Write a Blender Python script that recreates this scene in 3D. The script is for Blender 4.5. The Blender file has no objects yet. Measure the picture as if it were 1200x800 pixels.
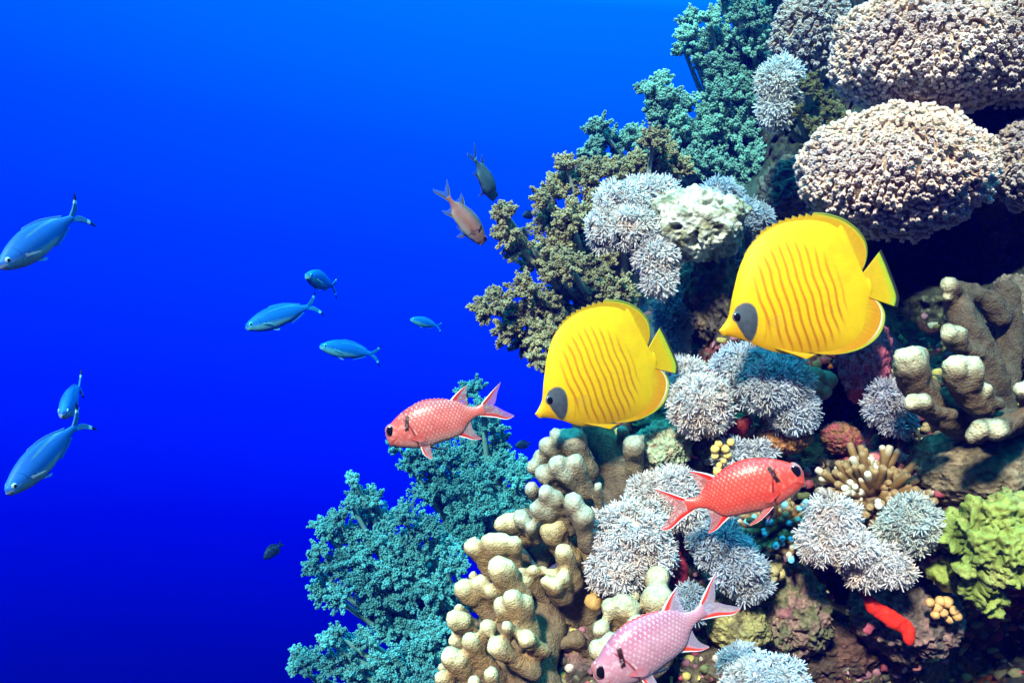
import bpy, bmesh, math
import numpy as np
from mathutils import Vector

# ------------------------------------------------------------------ scene, camera, water light, sun
sc = bpy.context.scene
COL = sc.collection
rng = np.random.default_rng(7)
FPX = 600.0 / math.tan(math.radians(30))          # focal length in units of a 1200 wide frame

cam_d = bpy.data.cameras.new('camera')
cam = bpy.data.objects.new('camera', cam_d)
COL.objects.link(cam)
cam_d.sensor_width = 36
cam_d.lens = 18 / math.tan(math.radians(30))
cam_d.clip_start = 0.02
cam_d.clip_end = 200
cam.location = (0, 0, 0)
cam.rotation_euler = (math.radians(90), 0, 0)
sc.camera = cam

sc.render.engine = 'CYCLES'
sc.cycles.use_denoising = True
sc.cycles.max_bounces = 6
sc.cycles.diffuse_bounces = 2
sc.cycles.glossy_bounces = 2
sc.cycles.transmission_bounces = 4
sc.cycles.transparent_max_bounces = 12
sc.cycles.volume_bounces = 0
sc.cycles.use_adaptive_sampling = True
sc.cycles.adaptive_threshold = 0.02
sc.view_settings.view_transform = 'Standard'
sc.view_settings.look = 'None'
sc.view_settings.exposure = 2.15
sc.view_settings.gamma = 1.0

world = bpy.data.worlds.new('World')
sc.world = world
world.use_nodes = True
wn, wl = world.node_tree.nodes, world.node_tree.links
wn.clear()
w_out = wn.new('ShaderNodeOutputWorld')
w_bg = wn.new('ShaderNodeBackground')
w_tc = wn.new('ShaderNodeTexCoord')
w_sep = wn.new('ShaderNodeSeparateXYZ')
wl.new(w_tc.outputs['Generated'], w_sep.inputs[0])


def wmath(op, a, b=None, clamp=False):
    n = wn.new('ShaderNodeMath')
    n.operation = op
    n.use_clamp = clamp
    for i, v in enumerate((a, b)):
        if v is None:
            continue
        if isinstance(v, (int, float)):
            n.inputs[i].default_value = v
        else:
            wl.new(v, n.inputs[i])
    return n.outputs[0]


# open water: brightness by height, blue deepening downwards; dimmer behind the photographer
w_h = wmath('ADD', wmath('MULTIPLY', w_sep.outputs[2], 0.5), 0.5)
w_h = wmath('ADD', w_h, wmath('MULTIPLY', w_sep.outputs[0], 0.05))
ramp = wn.new('ShaderNodeValToRGB')
wl.new(w_h, ramp.inputs[0])
stops = [(0.00, (0.0, 0.0, 0.010)), (0.27, (0.0, 0.0, 0.06)), (0.325, (0.0, 0.0, 0.17)), (0.39, (0.0, 0.0005, 0.42)),
         (0.46, (0.0, 0.009, 0.64)), (0.54, (0.0, 0.026, 0.76)), (0.60, (0.0, 0.050, 0.80)), (0.68, (0.0, 0.120, 0.82)),
         (0.82, (0.08, 1.15, 1.9)), (1.0, (0.9, 4.0, 5.2))]
cr = ramp.color_ramp
while len(cr.elements) < len(stops):
    cr.elements.new(0.5)
for e, (p, c) in zip(cr.elements, stops):
    e.position = p
    e.color = (*c, 1)
w_y = wmath('ADD', wmath('MULTIPLY', w_sep.outputs[1], 0.5), 0.5)      # 1 ahead, 0 behind
w_f = wmath('ADD', wmath('MULTIPLY', wmath('POWER', w_y, 2.0), 0.94), 0.06)
w_up = wmath('SUBTRACT', wmath('MULTIPLY', w_h, 3.0), 1.9, clamp=True)
w_fac = wmath('MULTIPLY', wmath('MAXIMUM', w_f, w_up), 2.0 ** (1.0 - sc.view_settings.exposure))
wl.new(ramp.outputs[0], w_bg.inputs['Color'])
wl.new(w_fac, w_bg.inputs['Strength'])
wl.new(w_bg.outputs[0], w_out.inputs['Surface'])

SUN_FROM = Vector((-0.30, -0.74, 0.60)).normalized()
sun_d = bpy.data.lights.new('sun', 'SUN')  # sun lamp standing in for the camera strobes
sun_d.energy = 5.0
sun_d.angle = math.radians(6)
sun_d.color = (1.0, 0.41, 0.335)
sun = bpy.data.objects.new('sun', sun_d)
COL.objects.link(sun)
sun.rotation_euler = SUN_FROM.to_track_quat('Z', 'Y').to_euler()
sun.location = SUN_FROM * 3


# ------------------------------------------------------------------ helpers
def P(px, py, d):
    """point seen at a position of the 1200x800 frame, d metres in front of the camera"""
    return np.array([(px - 600) / FPX * d, d, (400 - py) / FPX * d])


def hash3(i, j, k, seed):
    h = (i * 374761393 + j * 668265263 + k * 2147483647 + seed * 1274126177) & 0xFFFFFFFF
    h = ((h ^ (h >> 13)) * 1274126177) & 0xFFFFFFFF
    h = ((h ^ (h >> 16)) * 2246822519) & 0xFFFFFFFF
    h = h ^ (h >> 15)
    return (h & 0xFFFF) / 65535.0


def vnoise(p, seed=0):
    p = np.asarray(p, float) + 1000.0
    i = np.floor(p).astype(np.int64)
    f = p - i
    f = f * f * (3 - 2 * f)
    out = 0
    for dx in (0, 1):
        for dy in (0, 1):
            for dz in (0, 1):
                w = ((f[:, 0] if dx else 1 - f[:, 0]) * (f[:, 1] if dy else 1 - f[:, 1]) * (f[:, 2] if dz else 1 - f[:, 2]))
                out = out + w * hash3(i[:, 0] + dx, i[:, 1] + dy, i[:, 2] + dz, seed)
    return out * 2 - 1


def fbm(p, octaves=4, seed=0, gain=0.5):
    s, a, t = 0, 1.0, 0
    p = np.asarray(p, float)
    for o in range(octaves):
        s = s + a * vnoise(p * (2.03 ** o), seed + o * 17)
        t += a
        a *= gain
    return s / t


def sstep(a, b, x):
    t = np.clip((x - a) / (b - a), 0, 1)
    return t * t * (3 - 2 * t)


def mixc(a, b, t):
    a = np.asarray(a, float)
    b = np.asarray(b, float)
    t = np.asarray(t, float)[..., None]
    return a * (1 - t) + b * t


def mk(name, V, F, mat, C=None, parent=None, origin=None, smooth=True):
    V = np.asarray(V, float)
    if origin is not None:
        V = V - np.asarray(origin)
    me = bpy.data.meshes.new(name)
    me.vertices.add(len(V))
    me.vertices.foreach_set('co', V.ravel().astype(np.float32))
    F = [np.asarray(f, np.int32) for f in F if len(f)]
    starts, idx, n = [], [], 0
    for f in F:
        k = f.shape[1]
        starts.append(n + np.arange(len(f)) * k)
        idx.append(f.ravel())
        n += f.size
    starts = np.concatenate(starts)
    idx = np.concatenate(idx)
    me.loops.add(n)
    me.loops.foreach_set('vertex_index', idx.astype(np.int32))
    me.polygons.add(len(starts))
    me.polygons.foreach_set('loop_start', starts.astype(np.int32))
    me.polygons.foreach_set('use_smooth', np.full(len(starts), smooth))
    me.update(calc_edges=True)
    me.validate()
    if C is not None:
        C = np.asarray(C, float)
        if C.shape[1] == 3:
            C = np.hstack([C, np.ones((len(C), 1))])
        at = me.color_attributes.new('Col', 'FLOAT_COLOR', 'POINT')
        at.data.foreach_set('color', np.clip(C, 0, 1).ravel().astype(np.float32))
    me.materials.append(mat)
    o = bpy.data.objects.new(name, me)
    COL.objects.link(o)
    if origin is not None:
        o.location = origin
    if parent is not None:
        o.parent = parent
    return o


def tag(o, label=None, cat=None, group=None, kind=None):
    if label:
        o['label'] = label
    if cat:
        o['category'] = cat
    if group:
        o['group'] = group
    if kind:
        o['kind'] = kind
    return o


def empty(name, loc):
    o = bpy.data.objects.new(name, None)
    o.empty_display_size = 0.02
    COL.objects.link(o)
    o.location = loc
    return o


class Acc:
    def __init__(self):
        self.V, self.F, self.C, self.n = [], {}, [], 0

    def add(self, V, F, C):
        V = np.asarray(V, float)
        C = np.asarray(C, float)
        if C.ndim == 1:
            C = np.tile(C, (len(V), 1))
        self.V.append(V)
        self.C.append(C)
        for f in F:
            f = np.asarray(f)
            if len(f):
                self.F.setdefault(f.shape[1], []).append(f + self.n)
        self.n += len(V)

    def get(self):
        return np.vstack(self.V), [np.vstack(f) for f in self.F.values()], np.vstack(self.C)

    def build(self, name, mat, parent=None, origin=None, smooth=True):
        V, F, C = self.get()
        return mk(name, V, F, mat, C, parent, origin, smooth)


def ico(sub):
    bm = bmesh.new()
    bmesh.ops.create_icosphere(bm, subdivisions=sub, radius=1)
    bm.verts.ensure_lookup_table()
    V = np.array([v.co[:] for v in bm.verts])
    F = np.array([[v.index for v in f.verts] for f in bm.faces])
    bm.free()
    return V, F


ICO = {k: ico(k) for k in (1, 2, 3, 4, 5)}


def norm(v):
    v = np.asarray(v, float)
    return v / np.maximum(np.linalg.norm(v, axis=-1, keepdims=True), 1e-9)


def frames(N, roll=None):
    """(K,3,3) rotation matrices whose third column is N"""
    N = norm(N)
    a = np.where(np.abs(N[:, 2:3]) < 0.9, np.array([[0, 0, 1.0]]), np.array([[1.0, 0, 0]]))
    X = norm(np.cross(a, N))
    Y = np.cross(N, X)
    if roll is None:
        roll = rng.uniform(0, 2 * np.pi, len(N))
    c, s = np.cos(roll)[:, None], np.sin(roll)[:, None]
    X2 = X * c + Y * s
    Y2 = -X * s + Y * c
    return np.stack([X2, Y2, N], axis=2)


def instances(TV, TF, pos, R, scale):
    scale = np.asarray(scale, float)
    if scale.ndim == 1:
        scale = np.repeat(scale[:, None], 3, 1)
    K, n = len(pos), len(TV)
    V = np.einsum('kij,knj->kni', R, TV[None] * scale[:, None, :]) + pos[:, None, :]
    off = (np.arange(K) * n)
    F = [(f[None] + off[:, None, None]).reshape(-1, f.shape[1]) for f in TF]
    return V.reshape(-1, 3), F


def tube(pts, rad, nseg=8, round_end=True, round_start=False):
    pts = np.asarray(pts, float)
    rad = np.asarray(rad, float)
    T = norm(np.gradient(pts, axis=0))
    if round_end:
        e = pts[-1]
        for a in (30, 60, 80):
            a = math.radians(a)
            pts = np.vstack([pts, e + T[-1] * rad[-1] * math.sin(a) * 1.0])
            rad = np.append(rad, rad[len(T) - 1] * math.cos(a))
        T = np.vstack([T, np.repeat(T[-1:], 3, 0)])
    if round_start:
        r0 = rad[0]
        for a in (30, 60, 80):
            a = math.radians(a)
            pts = np.vstack([pts[0] * 0 + (pts[0] if a < 0.6 else pts[0]), pts]) if False else np.vstack(
                [(_s0 if a > math.radians(31) else pts[0]) - T[0] * r0 * math.sin(a), pts]) if a > math.radians(31) else np.vstack(
                [pts[0] - T[0] * r0 * math.sin(a), pts])
            if a < math.radians(31):
                _s0 = pts[1].copy()
            rad = np.insert(rad, 0, r0 * math.cos(a))
            T = np.vstack([T[0], T])
    X = np.zeros_like(pts)
    a = np.array([0, 0, 1.0]) if abs(T[0, 2]) < 0.9 else np.array([1.0, 0, 0])
    x = norm(np.cross(a, T[0]))
    for i in range(len(pts)):
        x = x - T[i] * np.dot(x, T[i])
        x = x / max(np.linalg.norm(x), 1e-9)
        X[i] = x
    Y = np.cross(T, X)
    ang = np.linspace(0, 2 * np.pi, nseg, endpoint=False)
    V = pts[:, None, :] + rad[:, None, None] * (np.cos(ang)[None, :, None] * X[:, None, :] + np.sin(ang)[None, :, None] * Y[:, None, :])
    n = len(pts)
    i = np.arange(n - 1)[:, None] * nseg
    j = np.arange(nseg)[None]
    j2 = (j + 1) % nseg
    Q = np.stack([i + j, i + j2, i + nseg + j2, i + nseg + j], -1).reshape(-1, 4)
    V = V.reshape(-1, 3)
    V = np.vstack([V, pts[0], pts[-1]])
    c0, c1 = len(V) - 2, len(V) - 1
    jj = np.arange(nseg)
    t0 = np.stack([np.full(nseg, c0), (jj + 1) % nseg, jj], 1)
    t1 = np.stack([np.full(nseg, c1), (n - 1) * nseg + jj, (n - 1) * nseg + (jj + 1) % nseg], 1)
    return V, [Q, np.vstack([t0, t1])]


def curve_pts(pts, n):
    """Catmull-Rom resample by chord length"""
    pts = np.asarray(pts, float)
    if len(pts) == 2:
        t = np.linspace(0, 1, n)[:, None]
        return pts[0] * (1 - t) + pts[1] * t
    d = np.concatenate([[0], np.cumsum(np.linalg.norm(np.diff(pts, axis=0), axis=1))])
    s = np.linspace(0, d[-1], n)
    return np.stack([hermite(d, pts[:, k], s) for k in range(pts.shape[1])], 1)


def hermite(x, y, s):
    x = np.asarray(x, float)
    y = np.asarray(y, float)
    dx = np.diff(x)
    sl = np.diff(y) / dx
    m = np.zeros(len(x))
    m[1:-1] = (sl[:-1] * dx[1:] + sl[1:] * dx[:-1]) / (dx[:-1] + dx[1:])
    m[0], m[-1] = sl[0], sl[-1]
    k = np.clip(np.searchsorted(x, s) - 1, 0, len(dx) - 1)
    t = (s - x[k]) / dx[k]
    h = dx[k]
    return ((2 * t ** 3 - 3 * t ** 2 + 1) * y[k] + (t ** 3 - 2 * t ** 2 + t) * h * m[k] + (-2 * t ** 3 + 3 * t ** 2) * y[k + 1] + (t ** 3 - t ** 2) * h * m[k + 1])


def remesh(V, F, voxel, smooth_iter=4):
    """one continuous skin round a union of closed shapes"""
    me = bpy.data.meshes.new('tmp')
    me.from_pydata([tuple(v) for v in V], [], [tuple(int(i) for i in f) for q in F for f in q])
    o = bpy.data.objects.new('tmp', me)
    COL.objects.link(o)
    m = o.modifiers.new('r', 'REMESH')
    m.mode = 'VOXEL'
    m.voxel_size = voxel
    m2 = o.modifiers.new('s', 'SMOOTH')
    m2.factor = 0.5
    m2.iterations = smooth_iter
    dg = bpy.context.evaluated_depsgraph_get()
    ev = o.evaluated_get(dg)
    em = ev.to_mesh()
    n = len(em.vertices)
    co = np.zeros(n * 3, np.float32)
    em.vertices.foreach_get('co', co)
    no = np.zeros(n * 3, np.float32)
    em.vertices.foreach_get('normal', no)
    quads = [list(p.vertices) for p in em.polygons if len(p.vertices) == 4]
    tris = [list(p.vertices) for p in em.polygons if len(p.vertices) == 3]
    ev.to_mesh_clear()
    bpy.data.objects.remove(o)
    bpy.data.meshes.remove(me)
    Fs = []
    if quads:
        Fs.append(np.array(quads))
    if tris:
        Fs.append(np.array(tris))
    return co.reshape(-1, 3).astype(float), no.reshape(-1, 3).astype(float), Fs


# ------------------------------------------------------------------ materials
def material(name, rough=0.7, spec=0.25, vary=0.35, vscale=60, bump=0.3, bscale=300, bdist=0.002, translucent=0.0, alpha=False, spots=None):
    m = bpy.data.materials.new(name)
    m.use_nodes = True
    nt = m.node_tree
    n, l = nt.nodes, nt.links
    n.clear()
    out = n.new('ShaderNodeOutputMaterial')
    bs = n.new('ShaderNodeBsdfPrincipled')
    at = n.new('ShaderNodeVertexColor')
    at.layer_name = 'Col'
    tc = n.new('ShaderNodeTexCoord')
    nz = n.new('ShaderNodeTexNoise')
    nz.inputs['Scale'].default_value = vscale
    nz.inputs['Detail'].default_value = 5
    nz.inputs['Roughness'].default_value = 0.65
    l.new(tc.outputs['Object'], nz.inputs['Vector'])
    mr = n.new('ShaderNodeMapRange')
    mr.inputs['From Min'].default_value = 0.3
    mr.inputs['From Max'].default_value = 0.7
    mr.inputs['To Min'].default_value = 1 - vary
    mr.inputs['To Max'].default_value = 1 + vary
    l.new(nz.outputs[0], mr.inputs[0])
    mx = n.new('ShaderNodeMix')
    mx.data_type = 'RGBA'
    mx.blend_type = 'MULTIPLY'
    mx.inputs[0].default_value = 1
    l.new(at.outputs['Color'], mx.inputs[6])
    l.new(mr.outputs[0], mx.inputs[7])
    col = mx.outputs[2]
    if spots:
        vo = n.new('ShaderNodeTexVoronoi')
        vo.inputs['Scale'].default_value = spots[0]
        l.new(tc.outputs['Object'], vo.inputs['Vector'])
        r2 = n.new('ShaderNodeMapRange')
        r2.inputs['From Min'].default_value = 0.08
        r2.inputs['From Max'].default_value = 0.3
        r2.inputs['To Min'].default_value = spots[2]
        r2.inputs['To Max'].default_value = 0
        l.new(vo.outputs['Distance'], r2.inputs[0])
        m2 = n.new('ShaderNodeMix')
        m2.data_type = 'RGBA'
        l.new(r2.outputs[0], m2.inputs[0])
        l.new(col, m2.inputs[6])
        m2.inputs[7].default_value = (*spots[1], 1)
        col = m2.outputs[2]
    l.new(col, bs.inputs['Base Color'])
    bs.inputs['Roughness'].default_value = rough
    bs.inputs['Specular IOR Level'].default_value = spec
    if bump:
        nb = n.new('ShaderNodeTexNoise')
        nb.inputs['Scale'].default_value = bscale
        nb.inputs['Detail'].default_value = 4
        l.new(tc.outputs['Object'], nb.inputs['Vector'])
        bp = n.new('ShaderNodeBump')
        bp.inputs['Strength'].default_value = bump
        bp.inputs['Distance'].default_value = bdist
        l.new(nb.outputs[0], bp.inputs['Height'])
        l.new(bp.outputs[0], bs.inputs['Normal'])
    sh = bs.outputs[0]
    if translucent:
        tr = n.new('ShaderNodeBsdfTranslucent')
        l.new(col, tr.inputs['Color'])
        ms = n.new('ShaderNodeMixShader')
        ms.inputs[0].default_value = translucent
        l.new(sh, ms.inputs[1])
        l.new(tr.outputs[0], ms.inputs[2])
        sh = ms.outputs[0]
    if alpha:
        tp = n.new('ShaderNodeBsdfTransparent')
        ms = n.new('ShaderNodeMixShader')
        l.new(at.outputs['Alpha'], ms.inputs[0])
        l.new(tp.outputs[0], ms.inputs[1])
        l.new(sh, ms.inputs[2])
        sh = ms.outputs[0]
    l.new(sh, out.inputs['Surface'])
    return m


M_rock = material('reef rock', rough=0.85, spec=0.15, vary=0.65, vscale=90, bump=0.9, bscale=160, bdist=0.006)
M_stone = material('overgrown stone', rough=0.8, spec=0.2, vary=0.5, vscale=110, bump=0.8, bscale=220, bdist=0.004)
M_lobe = material('lobe coral skin', rough=0.8, spec=0.12, vary=0.30, vscale=170, bump=0.9, bscale=420, bdist=0.0035)
M_branch = material('branching coral skin', rough=0.6, spec=0.3, vary=0.2, vscale=150, bump=0.3, bscale=800, bdist=0.001)
M_polyp = material('stony polyps', rough=0.6, spec=0.3, vary=0.25, vscale=200, bump=0)
M_pulse = material('pulsing soft polyps', rough=0.6, spec=0.25, vary=0.12, vscale=90, bump=0, translucent=0.45)
M_broc = material('broccoli soft polyps', rough=0.75, spec=0.15, vary=0.25, vscale=60, bump=0, translucent=0.55)
M_stem = material('soft coral stem', rough=0.55, spec=0.3, vary=0.15, vscale=60, bump=0.2, bscale=300, bdist=0.002, translucent=0.2)
M_leaf = material('leafy coral skin', rough=0.7, spec=0.2, vary=0.35, vscale=140, bump=0.6, bscale=350, bdist=0.003)
M_sponge = material('encrusting sponge', rough=0.65, spec=0.3, vary=0.25, vscale=200, bump=0.5, bscale=500, bdist=0.002)
M_fish = material('fish skin', rough=0.5, spec=0.15, vary=0.05, vscale=80, bump=0.08, bscale=700, bdist=0.0006)
M_scale = material('scaled fish skin', rough=0.34, spec=0.4, vary=0.10, vscale=120, bump=0.1, bscale=900, bdist=0.0006)
M_fin = material('fish fin', rough=0.45, spec=0.3, vary=0.06, vscale=120, bump=0, translucent=0.3, alpha=True)
M_eye = material('fish eye', rough=0.12, spec=0.5, vary=0.0, bump=0)

# ------------------------------------------------------------------ reef wall
CTRL = np.array([
    (860, -150, 2.6), (1000, -150, 1.7), (1200, -150, 1.3), (1500, -150, 1.15), (1700, 100, 1.1), (1700, 800, .9),
    (900, 50, 2.5), (980, 60, 1.8), (1080, 60, 1.35), (1200, 60, 1.3), (1500, 60, 1.15),
    (850, 180, 2.3), (930, 180, 2.0), (1040, 200, 1.32), (1180, 200, 1.4),
    (760, 280, 1.6), (820, 290, 1.36), (900, 290, 1.5), (960, 300, 1.6), (1060, 300, 1.95), (1110, 290, 2.0), (1180, 270, 1.7), (1160, 150, 1.6),
    (720, 380, 1.7), (800, 380, 1.36), (860, 400, 1.25), (940, 430, 1.25), (1000, 420, 1.2), (1090, 370, 1.7), (1150, 400, 1.2), (1250, 400, 1.05),
    (680, 480, 1.6), (750, 500, 1.25), (820, 500, 1.2), (900, 500, 1.18), (985, 470, 1.6), (1030, 480, 1.15), (1100, 480, 1.12), (1200, 500, 1.05),
    (620, 560, 1.9), (680, 560, 1.25), (760, 560, 1.2), (840, 560, 1.2), (920, 560, 1.2), (1000, 540, 1.15), (1100, 560, 1.07), (1200, 600, 1.0),
    (560, 640, 2.0), (620, 640, 1.18), (700, 640, 1.14), (780, 640, 1.15), (860, 640, 1.2), (960, 650, 1.4), (1020, 660, 1.12), (1100, 640, 1.03),
    (500, 720, 2.0), (560, 720, 1.15), (650, 740, 1.08), (740, 740, 1.08), (860, 720, 1.12), (930, 720, 1.10), (990, 690, 1.6), (1040, 720, 1.07),
    (1080, 760, 1.07), (1140, 770, 1.5), (1200, 740, 1.5), (450, 800, 2.2), (520, 800, 1.15), (700, 820, 1.02), (850, 800, 1.04), (1000, 800, 1.15),
    (1130, 800, 1.4), (1200, 820, 1.35), (400, 1000, 1.8), (700, 1000, .98), (1000, 1000, .95), (1400, 1000, .85), (1500, 400, .95),
])
LEFT_Y = np.array([-500, 0, 150, 300, 400, 500, 600, 700, 800, 1300])
LEFT_X = np.array([1000, 860, 815, 745, 715, 675, 635, 575, 535, 300])


def reef_depth(px, py):
    px = np.asarray(px, float)
    py = np.asarray(py, float)
    d2 = (px[:, None] - CTRL[None, :, 0]) ** 2 + (py[:, None] - CTRL[None, :, 1]) ** 2
    w = 1.0 / (d2 + 300.0) ** 1.7
    d = (w * CTRL[None, :, 2]).sum(1) / w.sum(1)
    xl = np.interp(py, LEFT_Y, LEFT_X)
    e = np.clip((px - xl) / 55.0, 0, 1)
    far = np.maximum(d, 2.6)
    return far * (1 - e) ** 2 + d * (1 - (1 - e) ** 2)


def reef_point(px, py):
    px = np.atleast_1d(np.asarray(px, float))
    py = np.atleast_1d(np.asarray(py, float))
    d = reef_depth(px, py)
    p = np.stack([(px - 600) / FPX * d, d, (400 - py) / FPX * d], 1)
    n1 = fbm(p * 9, 4, 3)
    n2 = 1 - np.abs(fbm(p * 22, 3, 11)) * 2.2
    n3 = fbm(p * 70, 3, 23)
    dd = n1 * 0.06 - n2 * 0.022 + n3 * 0.009
    e = np.clip((px - np.interp(py, LEFT_Y, LEFT_X)) / 60.0, 0, 1)
    q = p * (1 + dd / d)[:, None]
    side = np.stack([fbm(p * 5 + 3, 5, 61), fbm(p * 5 + 9, 4, 62) * .4, fbm(p * 5 + 15, 5, 63) * .6], 1)
    return q + side * (.16 * (1 - e))[:, None] + (1 - e)[:, None] * np.array([.05, 0, 0])


PATCH = [  # (px, py, radius, colour) growth that really is that colour
    (1020, 405, 48, (.40, .07, .12)), (1005, 440, 30, (.34, .05, .10)), (1000, 520, 30, (.38, .05, .09)), (1050, 548, 34, (.50, .10, .15)),
    (865, 503, 28, (.30, .012, .015)), (870, 525, 24, (.50, .07, .02)), (918, 512, 34, (.33, .13, .03)), (950, 520, 22, (.25, .08, .03)),
    (785, 650, 26, (.24, .02, .04)), (790, 675, 24, (.20, .02, .04)), (640, 645, 30, (.14, .05, .09)), (772, 525, 36, (.28, .36, .16)), (765, 510, 16, (.5, .6, .5)),
    (1142, 172, 22, (.75, .13, .02)), (848, 530, 20, (.75, .52, .10)), (835, 575, 25, (.45, .36, .12)), (960, 785, 70, (.09, .03, .02)), (925, 700, 45, (.24, .10, .11)),
    (900, 745, 30, (.36, .07, .07)), (880, 770, 30, (.20, .17, .05)), (945, 725, 18, (.08, .2, .1)), (1050, 710, 60, (.18, .09, .09)), (1010, 680, 40, (.24, .10, .11)),
    (865, 370, 30, (.20, .10, .05)), (845, 420, 26, (.22, .06, .06)), (840, 345, 30, (.10, .07, .04)), (1080, 400, 26, (.22, .05, .05)), (1045, 370, 24, (.18, .12, .06)),
    (860, 720, 34, (.26, .24, .09)), (830, 700, 26, (.16, .14, .06)), (985, 405, 20, (.2, .1, .05)), (1180, 700, 40, (.20, .02, .01)), (1150, 790, 24, (.5, .12, .01)),
    (660, 760, 40, (.22, .12, .10)), (1100, 690, 30, (.3, .16, .15)), (935, 250, 50, (.10, .05, .04)), (900, 225, 40, (.06, .06, .04)),
]


def reef_colour(p, px, py):
    n = fbm(p * 26, 4, 41)
    m = fbm(p * 60, 3, 57)
    c = mixc((.035, .030, .022), (.11, .085, .05), sstep(-.35, .45, n))
    c = mixc(c, (.12, .05, .05), sstep(.1, .5, m) * 0.7)
    c = mixc(c, (.20, .17, .10), sstep(.25, .6, fbm(p * 120, 2, 71)) * 0.7)
    c = mixc(c, (.02, .018, .02), sstep(.0, .5, fbm(p * 14, 3, 77)) * 0.7)
    w = fbm(p * 45, 3, 90)
    for (x, y, r, k) in PATCH:
        q = np.hypot(px - x, py - y) / r
        c = mixc(c, np.array(k), sstep(1.05, .55, q + w * .55) * 0.92)
    return c


def build_reef():
    rows, cols = 430, 430
    py = np.concatenate([np.linspace(-600, -10, 50), np.linspace(-6, 820, 330), np.linspace(830, 1400, 50)])
    t = np.concatenate([np.linspace(0, 1, 330), np.linspace(1.01, 1, 0)])
    nb = 40
    PX, PY = [], []
    for y in py:
        xl = np.interp(y, LEFT_Y, LEFT_X)
        front = np.concatenate([np.linspace(xl, 1230, 330), np.linspace(1240, 1900, 60)])
        PX.append(front)
        PY.append(np.full(len(front), y))
    PX = np.array(PX)
    PY = np.array(PY)
    sh = PX.shape
    V = reef_point(PX.ravel(), PY.ravel())
    C = reef_colour(V, PX.ravel(), PY.ravel())
    V = V.reshape(sh + (3,))
    C = C.reshape(sh + (3,))
    # the far flank, turning back to the right behind the visible edge
    back = []
    e0 = V[:, 0]
    for k in range(1, nb + 1):
        s = k / nb
        q = e0 + np.array([0.25 * s + 1.6 * s * s, 2.2 * s, 0.0]) + 0.05 * fbm(e0 * 6 + s * 9, 3, 5)[:, None] * min(1, s * 4)
        back.append(q)
    B = np.stack(back[::-1], 1)
    CB = np.tile(np.array([.06, .055, .045]), B.shape[:2] + (1,))
    V = np.concatenate([B, V], 1)
    C = np.concatenate([CB, C], 1)
    r, c = V.shape[:2]
    i = np.arange(r - 1)[:, None] * c
    j = np.arange(c - 1)[None]
    Q = np.stack([i + j, i + c + j, i + c + j + 1, i + j + 1], -1).reshape(-1, 4)
    o = mk('reef_slope', V.reshape(-1, 3), [Q], M_rock, C.reshape(-1, 3))
    tag(o, kind='structure')


build_reef()


def on_reef(px, py, lift=0.0):
    p = reef_point(px, py)[0]
    return p * (1 - lift / np.linalg.norm(p))


# ------------------------------------------------------------------ stones and lumps
def lump(name, px, py, d, rx, ry, rz, c1, c2, label, cat, seed=1, amp=0.22, freq=2.2, fine=0.05, mat=None, group=None, holes=0.0, sub=6):
    """an uneven stone: radii in frame pixels at its distance"""
    V, F = ico(sub)
    s = d / FPX
    R = np.array([rx, rz, ry]) * s
    n1 = fbm(V * freq + seed * 3.1, 4, seed)
    n2 = fbm(V * freq * 4 + seed, 3, seed + 5)
    n3 = fbm(V * freq * 12 + seed, 3, seed + 9)
    k = 1 + amp * n1 + fine * 1.6 * n2 + fine * n3
    if holes:
        h = sstep(.25, .5, fbm(V * freq * 2.6 + 7, 2, seed + 31))
        k = k - holes * h
    C = mixc(c1, c2, sstep(-.3, .4, fbm(V * freq * 2.5 + 3, 4, seed + 13)))
    C = C * (0.7 + 0.6 * sstep(-.4, .5, n3))[:, None]
    o = mk(name, V * k[:, None] * R, [F], mat or M_stone, C)
    o.location = P(px, py, d)
    tag(o, label, cat, group)
    return o


lump('rock', 818, 262, 1.20, 54, 42, 55, (.60, .61, .52), (.22, .21, .12), 'pale pitted rock knob between the white tufts above the butterflyfish', 'rock', 3, .28, 1.7, .07, holes=.25)
lump('rock', 845, 345, 1.30, 46, 66, 50, (.08, .06, .045), (.22, .14, .08), 'dark brown rock under the pale pitted knob', 'rock', 8, .3, 1.7, .08)
lump('rock', 1150, 548, 1.06, 78, 52, 70, (.22, .17, .10), (.09, .075, .045), 'rounded brown boulder below the cream-tipped finger coral', 'rock', 5, .16, 1.5, .05)
lump('rock', 1060, 720, 1.10, 62, 46, 60, (.26, .15, .13), (.09, .07, .06), 'pinkish crusted rock carrying the bright red sponge', 'rock', 12, .25, 1.8, .08)
lump('rock', 925, 715, 1.12, 46, 50, 50, (.24, .14, .12), (.12, .12, .06), 'mottled rock right of the bluish white tuft', 'rock', 15, .3, 1.8, .09, holes=.15)
lump('rock', 775, 525, 1.16, 32, 30, 34, (.34, .42, .26), (.30, .24, .16), 'small pale green crusted stone below the left butterflyfish tail', 'rock', 17, .3, 1.9, .08)
lump('rock', 920, 512, 1.13, 30, 20, 30, (.36, .16, .05), (.22, .09, .04), 'orange brown crusted lump above the orange red fish', 'rock', 19, .25, 1.8, .07)
lump('rock', 865, 735, 1.08, 36, 30, 36, (.30, .27, .10), (.16, .13, .06), 'olive yellow stone behind the lilac fish tail', 'rock', 22, .28, 1.8, .07)
lump('rock', 1015, 420, 1.13, 30, 50, 30, (.42, .09, .14), (.28, .06, .09), 'pink coralline crusted rock behind the right butterflyfish', 'rock', 25, .25, 1.9, .07)
lump('rock', 1040, 545, 1.12, 30, 18, 24, (.55, .14, .18), (.42, .20, .16), 'pink crusted ledge above the brown branching coral', 'rock', 27, .3, 1.9, .07)
lump('rock', 985, 512, 1.14, 22, 18, 24, (.20, .09, .04), (.26, .05, .07), 'brown and pink knob left of the pink ledge', 'rock', 29, .3, 1.9, .07)
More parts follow.
